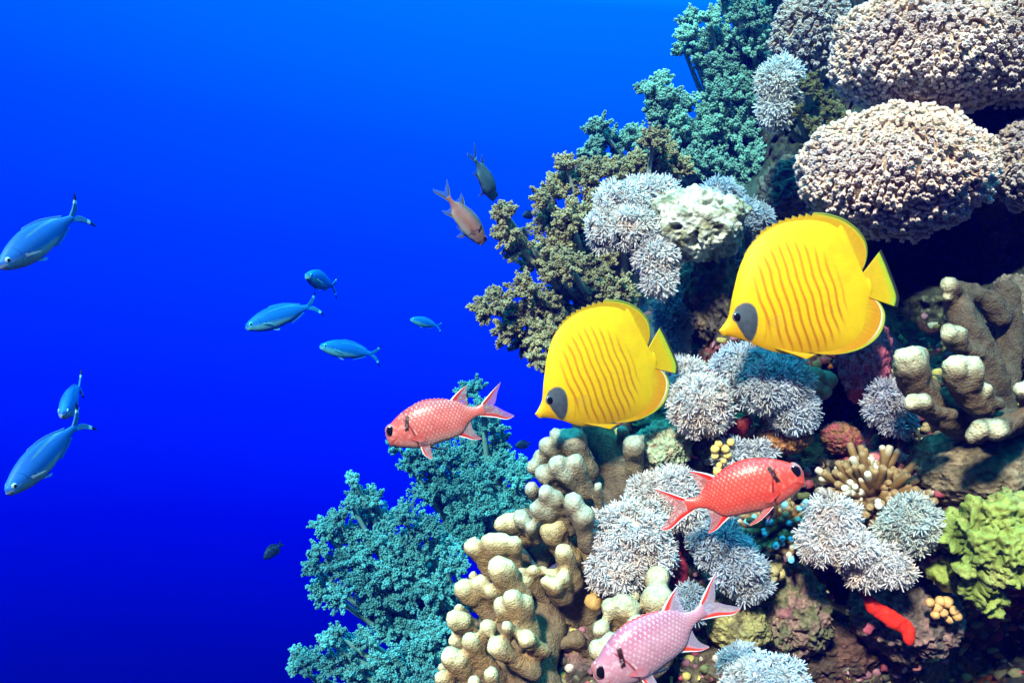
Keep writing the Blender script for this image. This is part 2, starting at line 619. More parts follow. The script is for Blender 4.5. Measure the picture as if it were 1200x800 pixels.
lump('rock', 1185, 380, 1.10, 30, 55, 40, (.13, .10, .07), (.06, .05, .04), 'dark rock at the right edge behind the finger coral', 'rock', 35, .22, 1.7, .06)
lump('rock', 930, 225, 1.55, 40, 40, 45, (.12, .10, .07), (.05, .045, .04), 'shaded rock left of the lower round polyp coral', 'rock', 37, .3, 1.7, .08)
lump('rock', 960, 760, 1.16, 66, 44, 50, (.10, .045, .035), (.05, .035, .025), 'dark reddish rock at the bottom beside the crevice', 'rock', 39, .25, 1.8, .08)

# ------------------------------------------------------------------ loft bodies, patch fins, eyes: shared by all fish
def loft(top, bot, wid, nx=110, nr=64, power=1.0):
    top, bot = np.asarray(top, float), np.asarray(bot, float)
    x0, x1 = top[0, 0], top[-1, 0]
    t = np.linspace(0, 1, nx)
    x = x0 + (x1 - x0) * (0.55 * (1 - np.cos(t * np.pi)) / 2 + 0.45 * (t ** 1.6))
    zt = hermite(top[:, 0], top[:, 1], x)
    zb = hermite(bot[:, 0], bot[:, 1], x)
    wid = np.asarray(wid, float)
    w = np.maximum(hermite(wid[:, 0], wid[:, 1], (x - x0) / (x1 - x0)), 0)
    half = np.maximum((zt - zb) / 2, 0)
    mid = (zt + zb) / 2
    a = np.linspace(0, 2 * np.pi, nr, endpoint=False)
    ca, sa = np.cos(a), np.sin(a)
    ys = np.sign(ca) * np.abs(ca) ** power
    V = np.stack([np.repeat(x[:, None], nr, 1), w[:, None] * ys[None], mid[:, None] + half[:, None] * sa[None]], -1)
    i = np.arange(nx - 1)[:, None] * nr
    j = np.arange(nr)[None]
    j2 = (j + 1) % nr
    Q = np.stack([i + j, i + nr + j, i + nr + j2, i + j2], -1).reshape(-1, 4)
    V = V.reshape(-1, 3)
    V = np.vstack([V, [x[0], 0, mid[0]], [x[-1], 0, mid[-1]]])
    c0, c1 = len(V) - 2, len(V) - 1
    jj = np.arange(nr)
    T = np.vstack([np.stack([np.full(nr, c0), jj, (jj + 1) % nr], 1), np.stack([np.full(nr, c1), (nx - 1) * nr + (jj + 1) % nr, (nx - 1) * nr + jj], 1)])

    def surf(px, pz):
        k = np.interp(px, x, np.arange(nx))
        h = np.interp(px, x, half)
        m = np.interp(px, x, mid)
        ww = np.interp(px, x, w)
        v = min(0.999, abs((pz - m) / max(h, 1e-6)))
        return ww * (math.sqrt(1 - v * v)) ** power
    return V, [Q, T], surf


def patch(A, B, th, colf, n=48, m=16, yoff=None, rays=0, rip=0.0, jag=None):
    """thin membrane between curve A (root) and curve B (rim); colf(u,v)->rgba"""
    A = curve_pts(A, n)
    B = curve_pts(B, n)
    u = np.linspace(0, 1, n)
    v = np.linspace(0, 1, m)
    if jag is not None:
        B = B + (B - A) * jag(u)[:, None]
    G = A[:, None, :] * (1 - v)[None, :, None] + B[:, None, :] * v[None, :, None]
    U, W = np.meshgrid(u, v, indexing='ij')
    y = np.zeros_like(U)
    if yoff is not None:
        y = yoff(U, W)
    if rays:
        y = y + rip * np.sin(U * rays * 2 * np.pi) * np.sin(np.pi * np.clip(W, 0, 1)) ** 0.7
    tt = th * (0.12 + 0.88 * (1 - W) ** 0.8)
    front = np.stack([G[..., 0], y - tt / 2, G[..., 1]], -1)
    bk = np.stack([G[..., 0], y + tt / 2, G[..., 1]], -1)
    c = colf(U.ravel(), W.ravel())
    i = np.arange(n - 1)[:, None] * m
    j = np.arange(m - 1)[None]
    Q = np.stack([i + j, i + m + j, i + m + j + 1, i + j + 1], -1).reshape(-1, 4)
    N = n * m
    e = []
    idx = np.arange(N).reshape(n, m)
    for line in (idx[0, :], idx[-1, ::-1], idx[::-1, 0], idx[:, -1]):
        a, b = line[:-1], line[1:]
        e.append(np.stack([a, b, b + N, a + N], 1))
    F = [Q, Q[:, ::-1] + N] + e
    return np.vstack([front.reshape(-1, 3), bk.reshape(-1, 3)]), [np.vstack(F)], np.vstack([c, c])


def rgba(c, a):
    a = np.broadcast_to(np.asarray(a, float), c.shape[:1])
    return np.hstack([c, a[:, None]])


def eye_mesh(r, pupil, ring, iris, flat=0.5, squash=1.0):
    """an eyeball looking along -Y, bulging out of the head"""
    V, F = ICO[4]
    ang = np.hypot(V[:, 0], V[:, 2])
    c = np.tile(np.array(iris, float), (len(V), 1))
    c = mixc(c, ring, sstep(.78, .70, ang) * sstep(.0, .1, ang))
    c = mixc(c, (.004, .004, .006), sstep(pupil + .04, pupil - .04, ang))
    return V * np.array([r * squash, r * flat, r]), [F], c


class Frame:
    """turns points traced on an enlarged view into the fish's own upright frame"""
    def __init__(self, o, tilt_deg, unit):
        self.o, self.u = np.array(o, float), unit
        a = math.radians(tilt_deg)
        self.c, self.s = math.cos(a), math.sin(a)

    def __call__(self, pts):
        p = np.atleast_2d(np.asarray(pts, float))
        X, Z = p[:, 0] - self.o[0], -(p[:, 1] - self.o[1])
        return np.stack([X * self.c + Z * self.s, -X * self.s + Z * self.c], 1) * self.u

    def inv(self, x, z):
        x, z = x / self.u, z / self.u
        return x * self.c - z * self.s + self.o[0], -(x * self.s + z * self.c) + self.o[1]


def mono(p):
    """keep a traced profile single valued along the fish's axis"""
    out = [p[0]]
    for q in p[1:]:
        if q[0] > out[-1][0] + 1e-5:
            out.append(q)
    return np.array(out)


# ------------------------------------------------------------------ butterflyfish
BF = Frame((370, 520), 17.2, 0.9 / FPX / 3.477)
bu = BF.u


def butterfly_data():
    top = mono(BF([(72, 652), (90, 629), (105, 607), (114, 585), (119, 560), (124, 530), (134, 485), (153, 410), (186, 335), (240, 270), (310, 226), (400, 203), (480, 202), (560, 228), (620, 285), (655, 370), (678, 422), (710, 424)]))
    bot = mono(BF([(72, 652), (85, 668), (112, 674), (150, 682), (200, 698), (260, 725), (330, 743), (400, 748), (470, 740), (560, 730), (640, 690), (682, 620), (692, 545), (715, 497)]))
    x1 = min(top[-1, 0], bot[-1, 0])
    top[-1, 0] = x1
    bot[-1, 0] = x1
    bot[0] = top[0]
    wid = [(0, 0), (.02, 7 * bu), (.08, 15 * bu), (.16, 30 * bu), (.3, 46 * bu), (.5, 52 * bu), (.7, 40 * bu), (.88, 20 * bu), (1, 10 * bu)]
    V, F, surf = loft(top, bot, wid, 260, 200, 1.7)
    x, y = BF.inv(V[:, 0], V[:, 2])
    yel, org, deep = np.array((.66, .40, .0)), np.array((.45, .13, .0)), np.array((.60, .28, .0))
    p3 = np.stack([x, y, x * 0], 1)
    c = np.tile(yel, (len(V), 1))
    c = mixc(c, deep, sstep(.0, .6, fbm(p3 / 130, 3, 4)) * .35)
    c = mixc(c, deep, sstep(150, 60, np.hypot((x - 95), (y - 640))) * .6)
    c = mixc(c, deep, sstep(640, 720, y) * .5)
    # fine wavy rust coloured lines
    q = x - 0.24 * (y - 350) - 0.00025 * (y - 350) ** 2 + 2.5 * np.sin(y / 30 + x / 70) + 3.5 * fbm(p3 / 60, 2, 9)
    ph = np.abs(((q - 213) / 36.0) % 1 - .5) * 2
    line = sstep(.45, .92, ph)
    mask = sstep(1.06, .80, np.hypot((x - (398 + .16 * (y - 520))) / 202, (y - 515) / 240))
    bold = .78 + .22 * sstep(350, 620, y)
    c = mixc(c, org, line * mask * bold)
    # the grey cheek patch
    a = math.radians(16)
    dx, dy = x - 182, y - 618
    ex, ey = dx * math.cos(a) - dy * math.sin(a), dx * math.sin(a) + dy * math.cos(a)
    r = np.hypot(ex / (42 - .22 * ey), ey / 80)
    patch_c = mixc((.045, .055, .065), (.06, .073, .085), sstep(-.2, .4, fbm(p3 / 26, 3, 6)))
    c = mixc(c, patch_c, sstep(1.05, .93, r + .05 * fbm(p3 / 22, 2, 3)))
    # mouth slit and gill line
    c = mixc(c, (.45, .18, .0), sstep(4, 1.5, np.abs(y - (655 + .1 * (x - 72)))) * sstep(95, 80, x) * .8)
    gl = np.abs(x - (236 + 22 * np.sin((y - 540) / 70)))
    c = mixc(c, org, sstep(5, 1, gl) * sstep(560, 600, y) * sstep(720, 670, y) * .5)
    # round scales, faint
    sx, sz = V[:, 0] / (13 * bu), V[:, 2] / (11 * bu)
    row = np.floor(sz)
    du = (sx + .5 * (row % 2)) % 1 - .5
    dv = sz % 1 - .5
    sc_ = sstep(.35, .6, np.hypot(du, dv))
    c = c * (1 - .07 * sc_ * sstep(230, 300, x))[:, None]
    V = V.copy()
    V[:, 1] += np.sign(V[:, 1]) * .12 * bu * (1 - sc_)
    body = (V, F, c)

    def rim(c, v, u, lo, ub):
        return c

    def dorsal(u, v):
        p = np.stack([u * 6, v * 3, u * 0], 1)
        c = mixc(yel, deep, sstep(.3, .9, v) * (.2 + .4 * sstep(.2, .6, u)))
        c = c * (1 - .04 * sstep(.2, 1, np.abs(np.sin(u * 75))))[:, None]
        k = sstep(.42, .55, u)
        c = mixc(c, (.55, .52, .02), sstep(.90, .93, v) * k)
        c = mixc(c, (.03, .04, .02), sstep(.945, .955, v) * sstep(.99, .975, v) * k)
        c = mixc(c, (.42, .52, .04), sstep(.975, .985, v) * k)
        c = mixc(c, (.12, .10, .03), sstep(.95, .99, v) * (1 - k) * .7)
        c = mixc(c, (.01, .012, .01), sstep(.93, .975, u) * sstep(.25, .6, v))
        return rgba(c, 1)

    def jag(u):
        return np.where(u < .46, -.10 * np.abs(((u * 26) % 1)) * sstep(.03, .12, u), 0)
    dA = BF([(215, 380), (300, 330), (400, 325), (480, 340), (560, 375), (620, 420), (645, 440)])
    dB = BF([(175, 345), (215, 283), (252, 240), (290, 217), (330, 198), (400, 177), (470, 169), (540, 177), (610, 204), (660, 245), (688, 290), (693, 340), (680, 388), (656, 428)])
    f_d = patch(dA, dB, 4.5 * bu, dorsal, 260, 40, rays=30, rip=.25 * bu, jag=jag)

    def anal(u, v):
        c = mixc(yel, (.66, .28, .0), sstep(.35, .8, v) * sstep(.1, .4, u))
        c = c * (1 - .04 * sstep(.2, 1, np.abs(np.sin(u * 60))))[:, None]
        c = mixc(c, (.88, .90, .75), sstep(.88, .90, v) * sstep(.93, .91, v) * sstep(.45, .7, u))
        c = mixc(c, (.42, .52, .04), sstep(.925, .94, v) * sstep(.15, .4, u))
        c = mixc(c, (.05, .06, .03), sstep(.975, .985, v) * sstep(.2, .5, u) * .8)
        c = mixc(c, (.75, .78, .65), sstep(.95, .99, u) * .7)
        return rgba(c, 1)
    aA = BF([(420, 700), (500, 675), (560, 635), (610, 570), (640, 525), (665, 500)])
    aB = BF([(455, 741), (500, 747), (560, 749), (622, 740), (690, 715), (736, 680), (764, 630), (768, 580), (748, 540), (702, 506)])
    f_a = patch(aA, aB, 4.5 * bu, anal, 140, 40, rays=24, rip=.25 * bu)

    def tail(u, v):
        c = mixc((.68, .38, .0), (.68, .48, .0), v)
        c = c * (1 - .04 * sstep(.2, 1, np.abs(np.sin(u * 40))))[:, None]
        c = mixc(c, (.40, .52, .02), sstep(.70, .86, v))
        c = mixc(c, (.02, .025, .02), sstep(.89, .91, v))
        c = mixc(c, (.05, .06, .06), sstep(.95, .97, v))
        return rgba(c, 1 - .6 * sstep(.95, .97, v))
    tA = BF([(660, 433), (668, 450), (672, 480), (672, 506)])
    tB = BF([(751, 318), (775, 370), (795, 420), (815, 470), (828, 520), (820, 556)])
    f_t = patch(tA, tB, 10 * bu, tail, 80, 40, rays=14, rip=.3 * bu)

    def plain(u, v):
        c = mixc((.70, .43, .0), (.66, .33, .0), np.abs(np.sin(u * 20)) * .4 + v * .2)
        return rgba(c, 1)
    pA = BF([(300, 720), (360, 735)])
    pB = BF([(430, 768), (470, 748)])
    f_p = [patch(pA, pB, 5 * bu, plain, 30, 14, yoff=lambda U, W, s=s: s * (16 + 8 * W) * bu) for s in (-1, 1)]

    def clear(u, v):
        c = mixc((.70, .43, .02), (.70, .48, .06), v)
        return rgba(c, .22 - .18 * v)
    qA = BF([(262, 585), (262, 622)])
    qB = BF([(318, 590), (326, 612), (318, 634), (300, 648)])
    f_q = []
    for s in (-1, 1):
        y0 = surf(*BF([(265, 600)])[0])
        f_q.append(patch(qA, qB, 2 * bu, clear, 30, 16, yoff=lambda U, W, s=s, y0=y0: s * (y0 * .98 + 9 * W * bu), rays=6, rip=.4 * bu))
    ep = BF([(143, 597)])[0]
    return body, dict(dorsal_fin=[f_d], anal_fin=[f_a], tail_fin=[f_t], pelvic_fin=f_p, pectoral_fin=f_q), (ep, surf(*ep))


def fish_object(name, data, label, cat, group=None, eye=(.1, .5, (.6, .6, .6), (.2, .2, .2), .5, 1)):
    body, fins, (ep, ey) = data
    root = empty(name, (0, 0, 0))
    tag(root, label, cat, group)
    V, F, C = body
    mk('body', V, F, M_scale if name == 'soldierfish' else M_fish, C, root)
    for fname, lst in fins.items():
        for V, F, C in lst:
            mk(fname, V, F, M_fin, C, root)
    r, pupil, ring, iris, flat, squash = eye
    for s in (-1, 1):
        V, F, C = eye_mesh(r, pupil, ring, iris, flat, squash)
        o = mk('eye', V, F, M_eye, C, root)
        o.location = (ep[0], s * (ey - r * flat * .55), ep[1])
        if s > 0:
            o.rotation_euler = (0, 0, math.pi)
    return root


def copy_tree(o, parent=None):
    c = o.copy()
    COL.objects.link(c)
    if parent is not None:
        c.parent = parent
    for ch in list(o.children):
        copy_tree(ch, c)
    return c


def pose(o, px, py, d, tilt, yaw=0, scale=1.0, roll=0):
    o.location = P(px, py, d)
    o.rotation_euler = (math.radians(roll), math.radians(-tilt), math.radians(yaw))
    o.scale = (scale,) * 3


bdat = butterfly_data()
beye = (23 * bu, .80, (.05, .04, .03), (.10, .11, .12), .5, .9)
b1 = fish_object('butterflyfish', bdat, 'larger yellow disc-shaped fish with grey cheek, at right under the round polyp coral', 'fish', 'yellow butterflyfish', beye)
pose(b1, 820 + 370 / 3.477, 200 + 520 / 3.477, 1.02, 17.2, 4, 1.02 / .90)
b2 = copy_tree(b1)
tag(b2, 'smaller yellow disc-shaped fish with grey cheek, at left against the open water', 'fish', 'yellow butterflyfish')
pose(b2, 694, 442, 1.07, 23.0, 20, 1.05)

# ------------------------------------------------------------------ soldierfish
SF = Frame((520, 420), 14.0, 1.05 / FPX / 6.316)
su = SF.u


def soldier_data(back, side, belly, light, red, edge, web, webalpha=.38):
    top = mono(SF([(136, 500), (140, 478), (152, 448), (190, 400), (250, 340), (320, 290), (400, 258), (500, 243), (610, 243), (690, 258), (745, 288), (800, 293), (870, 262)]))
    bot = mono(SF([(136, 500), (142, 525), (160, 555), (205, 582), (300, 598), (400, 601), (480, 584), (560, 553), (650, 520), (715, 478), (758, 410), (800, 372), (880, 350)]))
    bot[0] = top[0]
    x1 = min(top[-1, 0], bot[-1, 0])
    top[-1, 0] = x1
    bot[-1, 0] = x1
    wid = [(0, 0), (.02, 22 * su), (.07, 44 * su), (.15, 64 * su), (.3, 82 * su), (.5, 78 * su), (.7, 50 * su), (.85, 24 * su), (1, 13 * su)]
    V, F, surf = loft(top, bot, wid, 230, 180)
    x, y = SF.inv(V[:, 0], V[:, 2])
    X, Z = V[:, 0] / su, V[:, 2] / su
    p3 = np.stack([x, y, np.sign(V[:, 1]) * 50], 1)
    hgt = Z
    c = mixc(belly, side, sstep(-165, -40, hgt))
    c = mixc(c, back, sstep(40, 150, hgt))
    c = c * (1 + .12 * fbm(p3 / 60, 3, 5))[:, None]
    zz = V[:-2, 2].reshape(230, 180)
    mid_ = np.append(np.repeat((zz.max(1) + zz.min(1)) / 2, 180), [0, 0])
    half_ = np.append(np.repeat(np.maximum((zz.max(1) - zz.min(1)) / 2, 1e-4), 180), [1, 1])
    wob = fbm(p3 / 38, 2, 15) * .22
    v = .5 * Z / 23.0 + .5 * 7.0 * (V[:, 2] - mid_) / half_ + wob
    row = np.floor(v)
    u = X / 30.0 * (1 + .0005 * X) + .5 * (row % 2) + wob
    du, dv = u % 1 - .5, v % 1 - .5
    lit = np.exp(-((du + .08 + .9 * dv * dv) ** 2 / .014)) * sstep(.5, .30, np.abs(dv))
    gap = sstep(.34, .5, np.abs(dv)) * .7 + sstep(.32, .48, du) * .4
    headm = sstep(-190, -165, X + .25 * Z)
    headm = headm * sstep(330, 290, X)
    c = mixc(c, light, lit * headm * (.55 + .8 * fbm(p3 / 40, 3, 8)) * (.85 - .25 * sstep(-60, -140, hgt)))
    c = mixc(c, red * np.array([.8, .7, .7]), np.clip(gap, 0, 1) * headm * .45 * sstep(-140, -40, hgt))
    V = V.copy()
    V[:, 1] += np.sign(V[:, 1]) * headm * (lit * 1.6 - gap * .6) * su
    # gill cover edge, cheek plates, shoulder bar, mouth
    g = X + .25 * Z + 178 + 28 * ((Z + 20) / 120) ** 2
    c = mixc(c, red * .35, sstep(10, 3, np.abs(g)) * sstep(-150, -120, Z) * sstep(115, 90, Z) * .85)
    c = mixc(c, light, sstep(9, 3, np.abs(g - 14)) * sstep(-140, -110, Z) * sstep(20, -10, Z) * .5)
    bar = sstep(19, 12, np.abs(X + .1 * Z + 200 - .35 * (Z - 60))) * sstep(62, 46, np.abs(Z - 60))
    c = mixc(c, (.03, .002, .002), bar)
    c = mixc(c, red * .6, sstep(5, 2, np.abs(Z + 70 - .55 * (X + 385))) * sstep(-400, -385, X) * sstep(-300, -330, X) * .7)
    cheek = fbm(p3 / 17, 3, 21)
    c = mixc(c, light, sstep(.05, .5, cheek) * sstep(-180, -215, X) * .35)
    body = (V, F, c * .62)

    def finc(u, v):
        c = mixc(edge, red, sstep(.06, .11, v))
        c = mixc(c, web, sstep(.24, .42, v))
        c = c * (1 - .15 * np.abs(np.sin(v * 26)))[:, None]
        a = 1 - (1 - webalpha) * sstep(.24, .5, v)
        return rgba(c, a)
    def S(pts):
        return SF(pts)
    # each membrane runs from its white leading edge (root curve) to its trailing edge (rim)
    tailu = patch(S([(835, 285), (900, 205), (990, 110)]), S([(870, 315), (935, 285), (968, 180), (992, 114)]), 7 * su, finc, 40, 30)
    taill = patch(S([(835, 362), (950, 374), (1050, 384), (1090, 362)]), S([(860, 315), (935, 285), (1010, 320), (1092, 358)]), 7 * su, finc, 40, 30)
    dors = patch(S([(600, 262), (640, 215), (690, 168), (737, 133)]), S([(760, 305), (748, 270), (735, 210), (741, 138)]), 7 * su, finc, 40, 30)
    anal = patch(S([(650, 510), (720, 522), (800, 538), (848, 532)]), S([(770, 400), (775, 430), (800, 485), (850, 526)]), 7 * su, finc, 40, 30)
    pel = []
    for s in (-1, 1):
        dx = 0 if s < 0 else 88
        if s < 0:
            pel.append(patch(S([(400, 585), (425, 640), (492, 680)]), S([(470, 570), (480, 610), (495, 672)]), 5 * su, finc, 30, 24, yoff=lambda U, W: -(34 + 26 * U) * su))
        else:
            pel.append(patch(S([(410, 588), (470, 605), (560, 615), (600, 606)]), S([(470, 568), (520, 585), (596, 598)]), 5 * su, finc, 30, 24, yoff=lambda U, W: (34 + 26 * U) * su))

    def spin(u, v):
        c = mixc(red, side, .3 * np.abs(np.sin(u * 34)))
        c = mixc(c, edge, sstep(.9, 1, v) * .3)
        return rgba(c, 1)
    sp = patch(S([(330, 300), (400, 275), (500, 258), (600, 258), (640, 262)]), S([(352, 268), (410, 242), (500, 228), (590, 232), (640, 248)]), 6 * su, spin, 60, 10,
               jag=lambda u: -.35 * np.abs((u * 10) % 1))

    def pec(u, v):
        c = mixc(side, red, .5 * (1 - v))
        c = c * (1 - .2 * np.abs(np.sin(u * 24)))[:, None]
        return rgba(c, .7 - .5 * v)
    pc = []
    for s in (-1, 1):
        y0 = surf(*S([(335, 510)])[0])
        pc.append(patch(S([(330, 492), (330, 528)]), S([(428, 492), (446, 510), (438, 532), (405, 546)]), 3 * su, pec, 24, 16, yoff=lambda U, W, s=s, y0=y0: s * (y0 * .97 + 16 * W * su)))
    ep = S([(180, 470)])[0]
    tailV = (np.vstack([tailu[0], taill[0]]), [np.vstack([tailu[1][0], taill[1][0] + len(tailu[0])])], np.vstack([tailu[2], taill[2]]))
    return body, dict(tail_fin=[tailV], dorsal_fin=[dors], spiny_dorsal_fin=[sp], anal_fin=[anal], pelvic_fin=pel, pectoral_fin=pc), (ep, surf(*ep))


A3 = lambda *v: np.array(v, float)
s_eye = lambda ring: (50 * su, .74, tuple(v * .7 for v in ring), (.30, .12, .12), .45, .85)
white = A3(.88, .93, .97)
s1 = fish_object('soldierfish', soldier_data(A3(.55, .07, .06), A3(.74, .15, .12), A3(.84, .56, .48), A3(.98, .66, .56), A3(.50, .03, .02), white, A3(.50, .22, .24)),
                 'pink scaled fish with big dark eye swimming left over the teal soft coral', 'fish', 'red soldierfish', s_eye((.80, .62, .58)))
pose(s1, 430 + 520 / 6.316, 430 + 420 / 6.316, 1.05, 14.0, 0)
s2 = fish_object('soldierfish', soldier_data(A3(.76, .04, .03), A3(.85, .085, .055), A3(.72, .26, .20), A3(.95, .40, .27), A3(.70, .02, .01), white, A3(.70, .22, .2)),
                 'bright orange red scaled fish swimming up to the right in front of the corals', 'fish', 'red soldierfish', s_eye((.45, .08, .10)))
pose(s2, 869, 579, .86, -19, 180, 1.0)
s2.rotation_euler = (0, math.radians(18.5), math.radians(180 - 8))
s2.location = P(871, 576, .97)
s2.scale = (1.08,) * 3
s3 = fish_object('soldierfish', soldier_data(A3(.46, .16, .25), A3(.60, .30, .38), A3(.64, .54, .62), A3(.92, .76, .80), A3(.80, .06, .03), white, A3(.55, .45, .58)),
                 'pale lilac pink scaled fish swimming down to the left at the bottom edge', 'fish', 'red soldierfish', s_eye((.85, .72, .75)))
pose(s3, 765, 755, .84, 27, 10, 1.02)
s4 = fish_object('soldierfish', soldier_data(A3(.12, .12, .14), A3(.60, .17, .12), A3(.70, .5, .45), A3(.45, .30, .26), A3(.18, .05, .04), A3(.25, .4, .5), A3(.15, .2, .25)),  # dim blue water light put into this fish's colours
                 'dull reddish fish diving to the right in open water', 'fish', 'red soldierfish', s_eye((.3, .3, .3)))
s4.location = P(545, 258, 1.75)
s4.rotation_euler = (0, math.radians(-46), math.radians(180 + 28))
s4.scale = (.97, .97, .85)
s5 = copy_tree(s4)
for ch in s5.children:
    if ch.name.startswith('body'):
        ch.data = ch.data.copy()
        at = ch.data.color_attributes['Col']
        n = len(ch.data.vertices)
        buf = np.zeros(n * 4, np.float32)
        at.data.foreach_get('color', buf)
        buf = buf.reshape(-1, 4)
        buf[:, :3] = buf[:, :3].mean(1, keepdims=True) * np.array([.5, .62, .75])  # red body greyed and blued: dim water light put into the colour
        at.data.foreach_set('color', buf.ravel())
tag(s5, 'dark grey blue fish coming head first, above the dull reddish one', 'fish', 'red soldierfish')
s5.location = P(568, 210, 1.9)
s5.rotation_euler = (0, math.radians(-38), math.radians(180 + 62))
s5.scale = (.92, .92, .92)


# ------------------------------------------------------------------ fusiliers (0.2 m long, blue back, pale belly, black tail tips)
def fusilier_data(back=A3(.010, .07, .32), side=A3(.02, .12, .44), belly=A3(.44, .36, .40)):
    top = np.array([(-.50, -.02), (-.49, .005), (-.45, .035), (-.38, .068), (-.25, .108), (-.10, .128), (.05, .118), (.20, .085), (.33, .045), (.42, .027)]) * .2
    bot = np.array([(-.50, -.02), (-.49, -.038), (-.45, -.062), (-.38, -.088), (-.25, -.118), (-.10, -.126), (.05, -.108), (.20, -.072), (.33, -.032), (.42, -.020)]) * .2
    wid = [(0, 0), (.03, .03 * .2), (.12, .055 * .2), (.3, .078 * .2), (.5, .075 * .2), (.75, .04 * .2), (.92, .016 * .2), (1, .012 * .2)]
    V, F, surf = loft(top, bot, wid, 130, 96)
    x, z = V[:, 0] / .2, V[:, 2] / .2
    p3 = np.stack([x * 20, z * 20, np.sign(V[:, 1])], 1)
    V = V * np.array([1, 1.1, 1.25])
    w = .012 * fbm(p3, 3, 3)
    c = mixc(belly, side, sstep(-.075 - .06 * x, -.02 - .06 * x, z + w))
    c = mixc(c, back, sstep(.04, .11, z + w))
    c = mixc(c, (.16, .32, .10), sstep(.012, .004, np.abs(z - (.088 - .18 * (x - .05) ** 2 - .06 * (x > .05) * (x - .05)))) * sstep(-.2, -.1, x) * .3)
    c = mixc(c, (.62, .62, .60), sstep(-.40, -.47, x) * sstep(0, -.05, z) * .8)
    c = mixc(c, (.10, .14, .2), sstep(.006, .003, np.abs(z + .030 - .2 * (x + .5))) * sstep(-.455, -.465, x))
    c = mixc(c, (.02, .05, .15), sstep(.016, .009, np.hypot(x + .215, z + .025)))
    gl = np.abs(x + .29 + 1.6 * z * z * 4)
    c = mixc(c, c * .6, sstep(.008, .003, gl) * sstep(.08, .06, np.abs(z)))
    sx, sz = x / .022, z / .018
    row = np.floor(sz)
    sc_ = sstep(.34, .55, np.hypot((sx + .5 * (row % 2)) % 1 - .5, sz % 1 - .5))
    c = c * (1 - .14 * sc_ * sstep(-.30, -.26, x))[:, None]

    def tl(u, v):
        c = np.tile(A3(.04, .16, .40), (len(u), 1))
        c = mixc(c, (.55, .66, .75), sstep(.58, .63, u) * sstep(.75, .70, u) * .85)
        c = mixc(c, (.004, .004, .006), sstep(.72, .76, u))
        return rgba(c, 1)
    k = .2
    up = patch(np.array([(.385, .026), (.46, .075), (.54, .15), (.575, .195)]) * k, np.array([(.41, .0), (.475, .02), (.555, .125), (.582, .192)]) * k, .004, tl, 40, 10)
    lo = patch(np.array([(.385, -.024), (.47, -.07), (.56, -.15), (.60, -.195)]) * k, np.array([(.41, .0), (.475, -.005), (.575, -.115), (.606, -.190)]) * k, .004, tl, 40, 10)
    tail = (np.vstack([up[0], lo[0]]), [np.vstack([up[1][0], lo[1][0] + len(up[0])])], np.vstack([up[2], lo[2]]))

    def fn(u, v):
        c = mixc((.03, .14, .42), (.10, .25, .50), v)
        return rgba(c, .85 - .3 * v)
    dor = patch(np.array([(-.14, .14), (.05, .135), (.30, .06)]) * k, np.array([(-.10, .175), (.06, .165), (.33, .08)]) * k, .003, fn, 40, 8)
    ana = patch(np.array([(.08, -.12), (.18, -.09), (.31, -.042)]) * k, np.array([(.13, -.155), (.22, -.12), (.34, -.065)]) * k, .003, fn, 30, 8)

    def pale(u, v):
        c = mixc((.30, .38, .50), (.5, .5, .55), v)
        return rgba(c, .8 - .3 * v)
    pec, pel = [], []
    for s in (-1, 1):
        pec.append(patch(np.array([(-.26, -.02), (-.26, -.05)]) * k, np.array([(-.12, -.062), (-.125, -.068)]) * k, .002, pale, 14, 8, yoff=lambda U, W, s=s: s * (.082 + .035 * W) * k))
        pel.append(patch(np.array([(-.18, -.145), (-.13, -.15)]) * k, np.array([(-.08, -.19), (-.05, -.17)]) * k, .002, pale, 12, 8, yoff=lambda U, W, s=s: s * (.02 + .02 * W) * k))
    ep = np.array([-.415, .006]) * k
    return (V, F, c), dict(tail_fin=[tail], dorsal_fin=[dor], anal_fin=[ana], pectoral_fin=pec, pelvic_fin=pel), (ep, surf(*ep) * 1.1)


f0 = fish_object('fusilier', fusilier_data(), 'large blue fish swimming down to the left, higher of the two at left edge', 'fish', 'blue fusiliers in open water', (.0064, .55, (.70, .74, .78), (.3, .36, .42), .45, 1))
FUS = [  # px, py, d, tilt (nose down +), yaw (head towards the camera +), scale, label
    (47, 280, 1.42, 35, 62, .84, None),
    (52, 534, 1.45, 36, 64, .84, 'large blue fish swimming down to the left, lower of the two at left edge'),
    (84, 468, 1.9, 16, 104, .88, 'small blue fish facing the camera just above the lower large blue fish'),
    (328, 370, 3.5, 18, 22, 1.4, 'slender blue fish with black tail tips, nose tilted down to the left'),
    (376, 329, 3.4, -8, 74, 1.15, 'small pale blue fish seen head-on above the slender one'),
    (408, 410, 4.0, -10, 24, 1.3, 'slender blue fish with nose tilted slightly up, below the head-on one'),
    (498, 378, 4.8, -14, 30, .88, 'tiny blue fish alone left of the brown soft coral'),
]
for i, (px, py, d, tilt, yaw, s, lab) in enumerate(FUS):
    o = f0 if i == 0 else copy_tree(f0)
    if lab:
        o['label'] = lab
    pose(o, px, py, d, tilt, yaw, s)


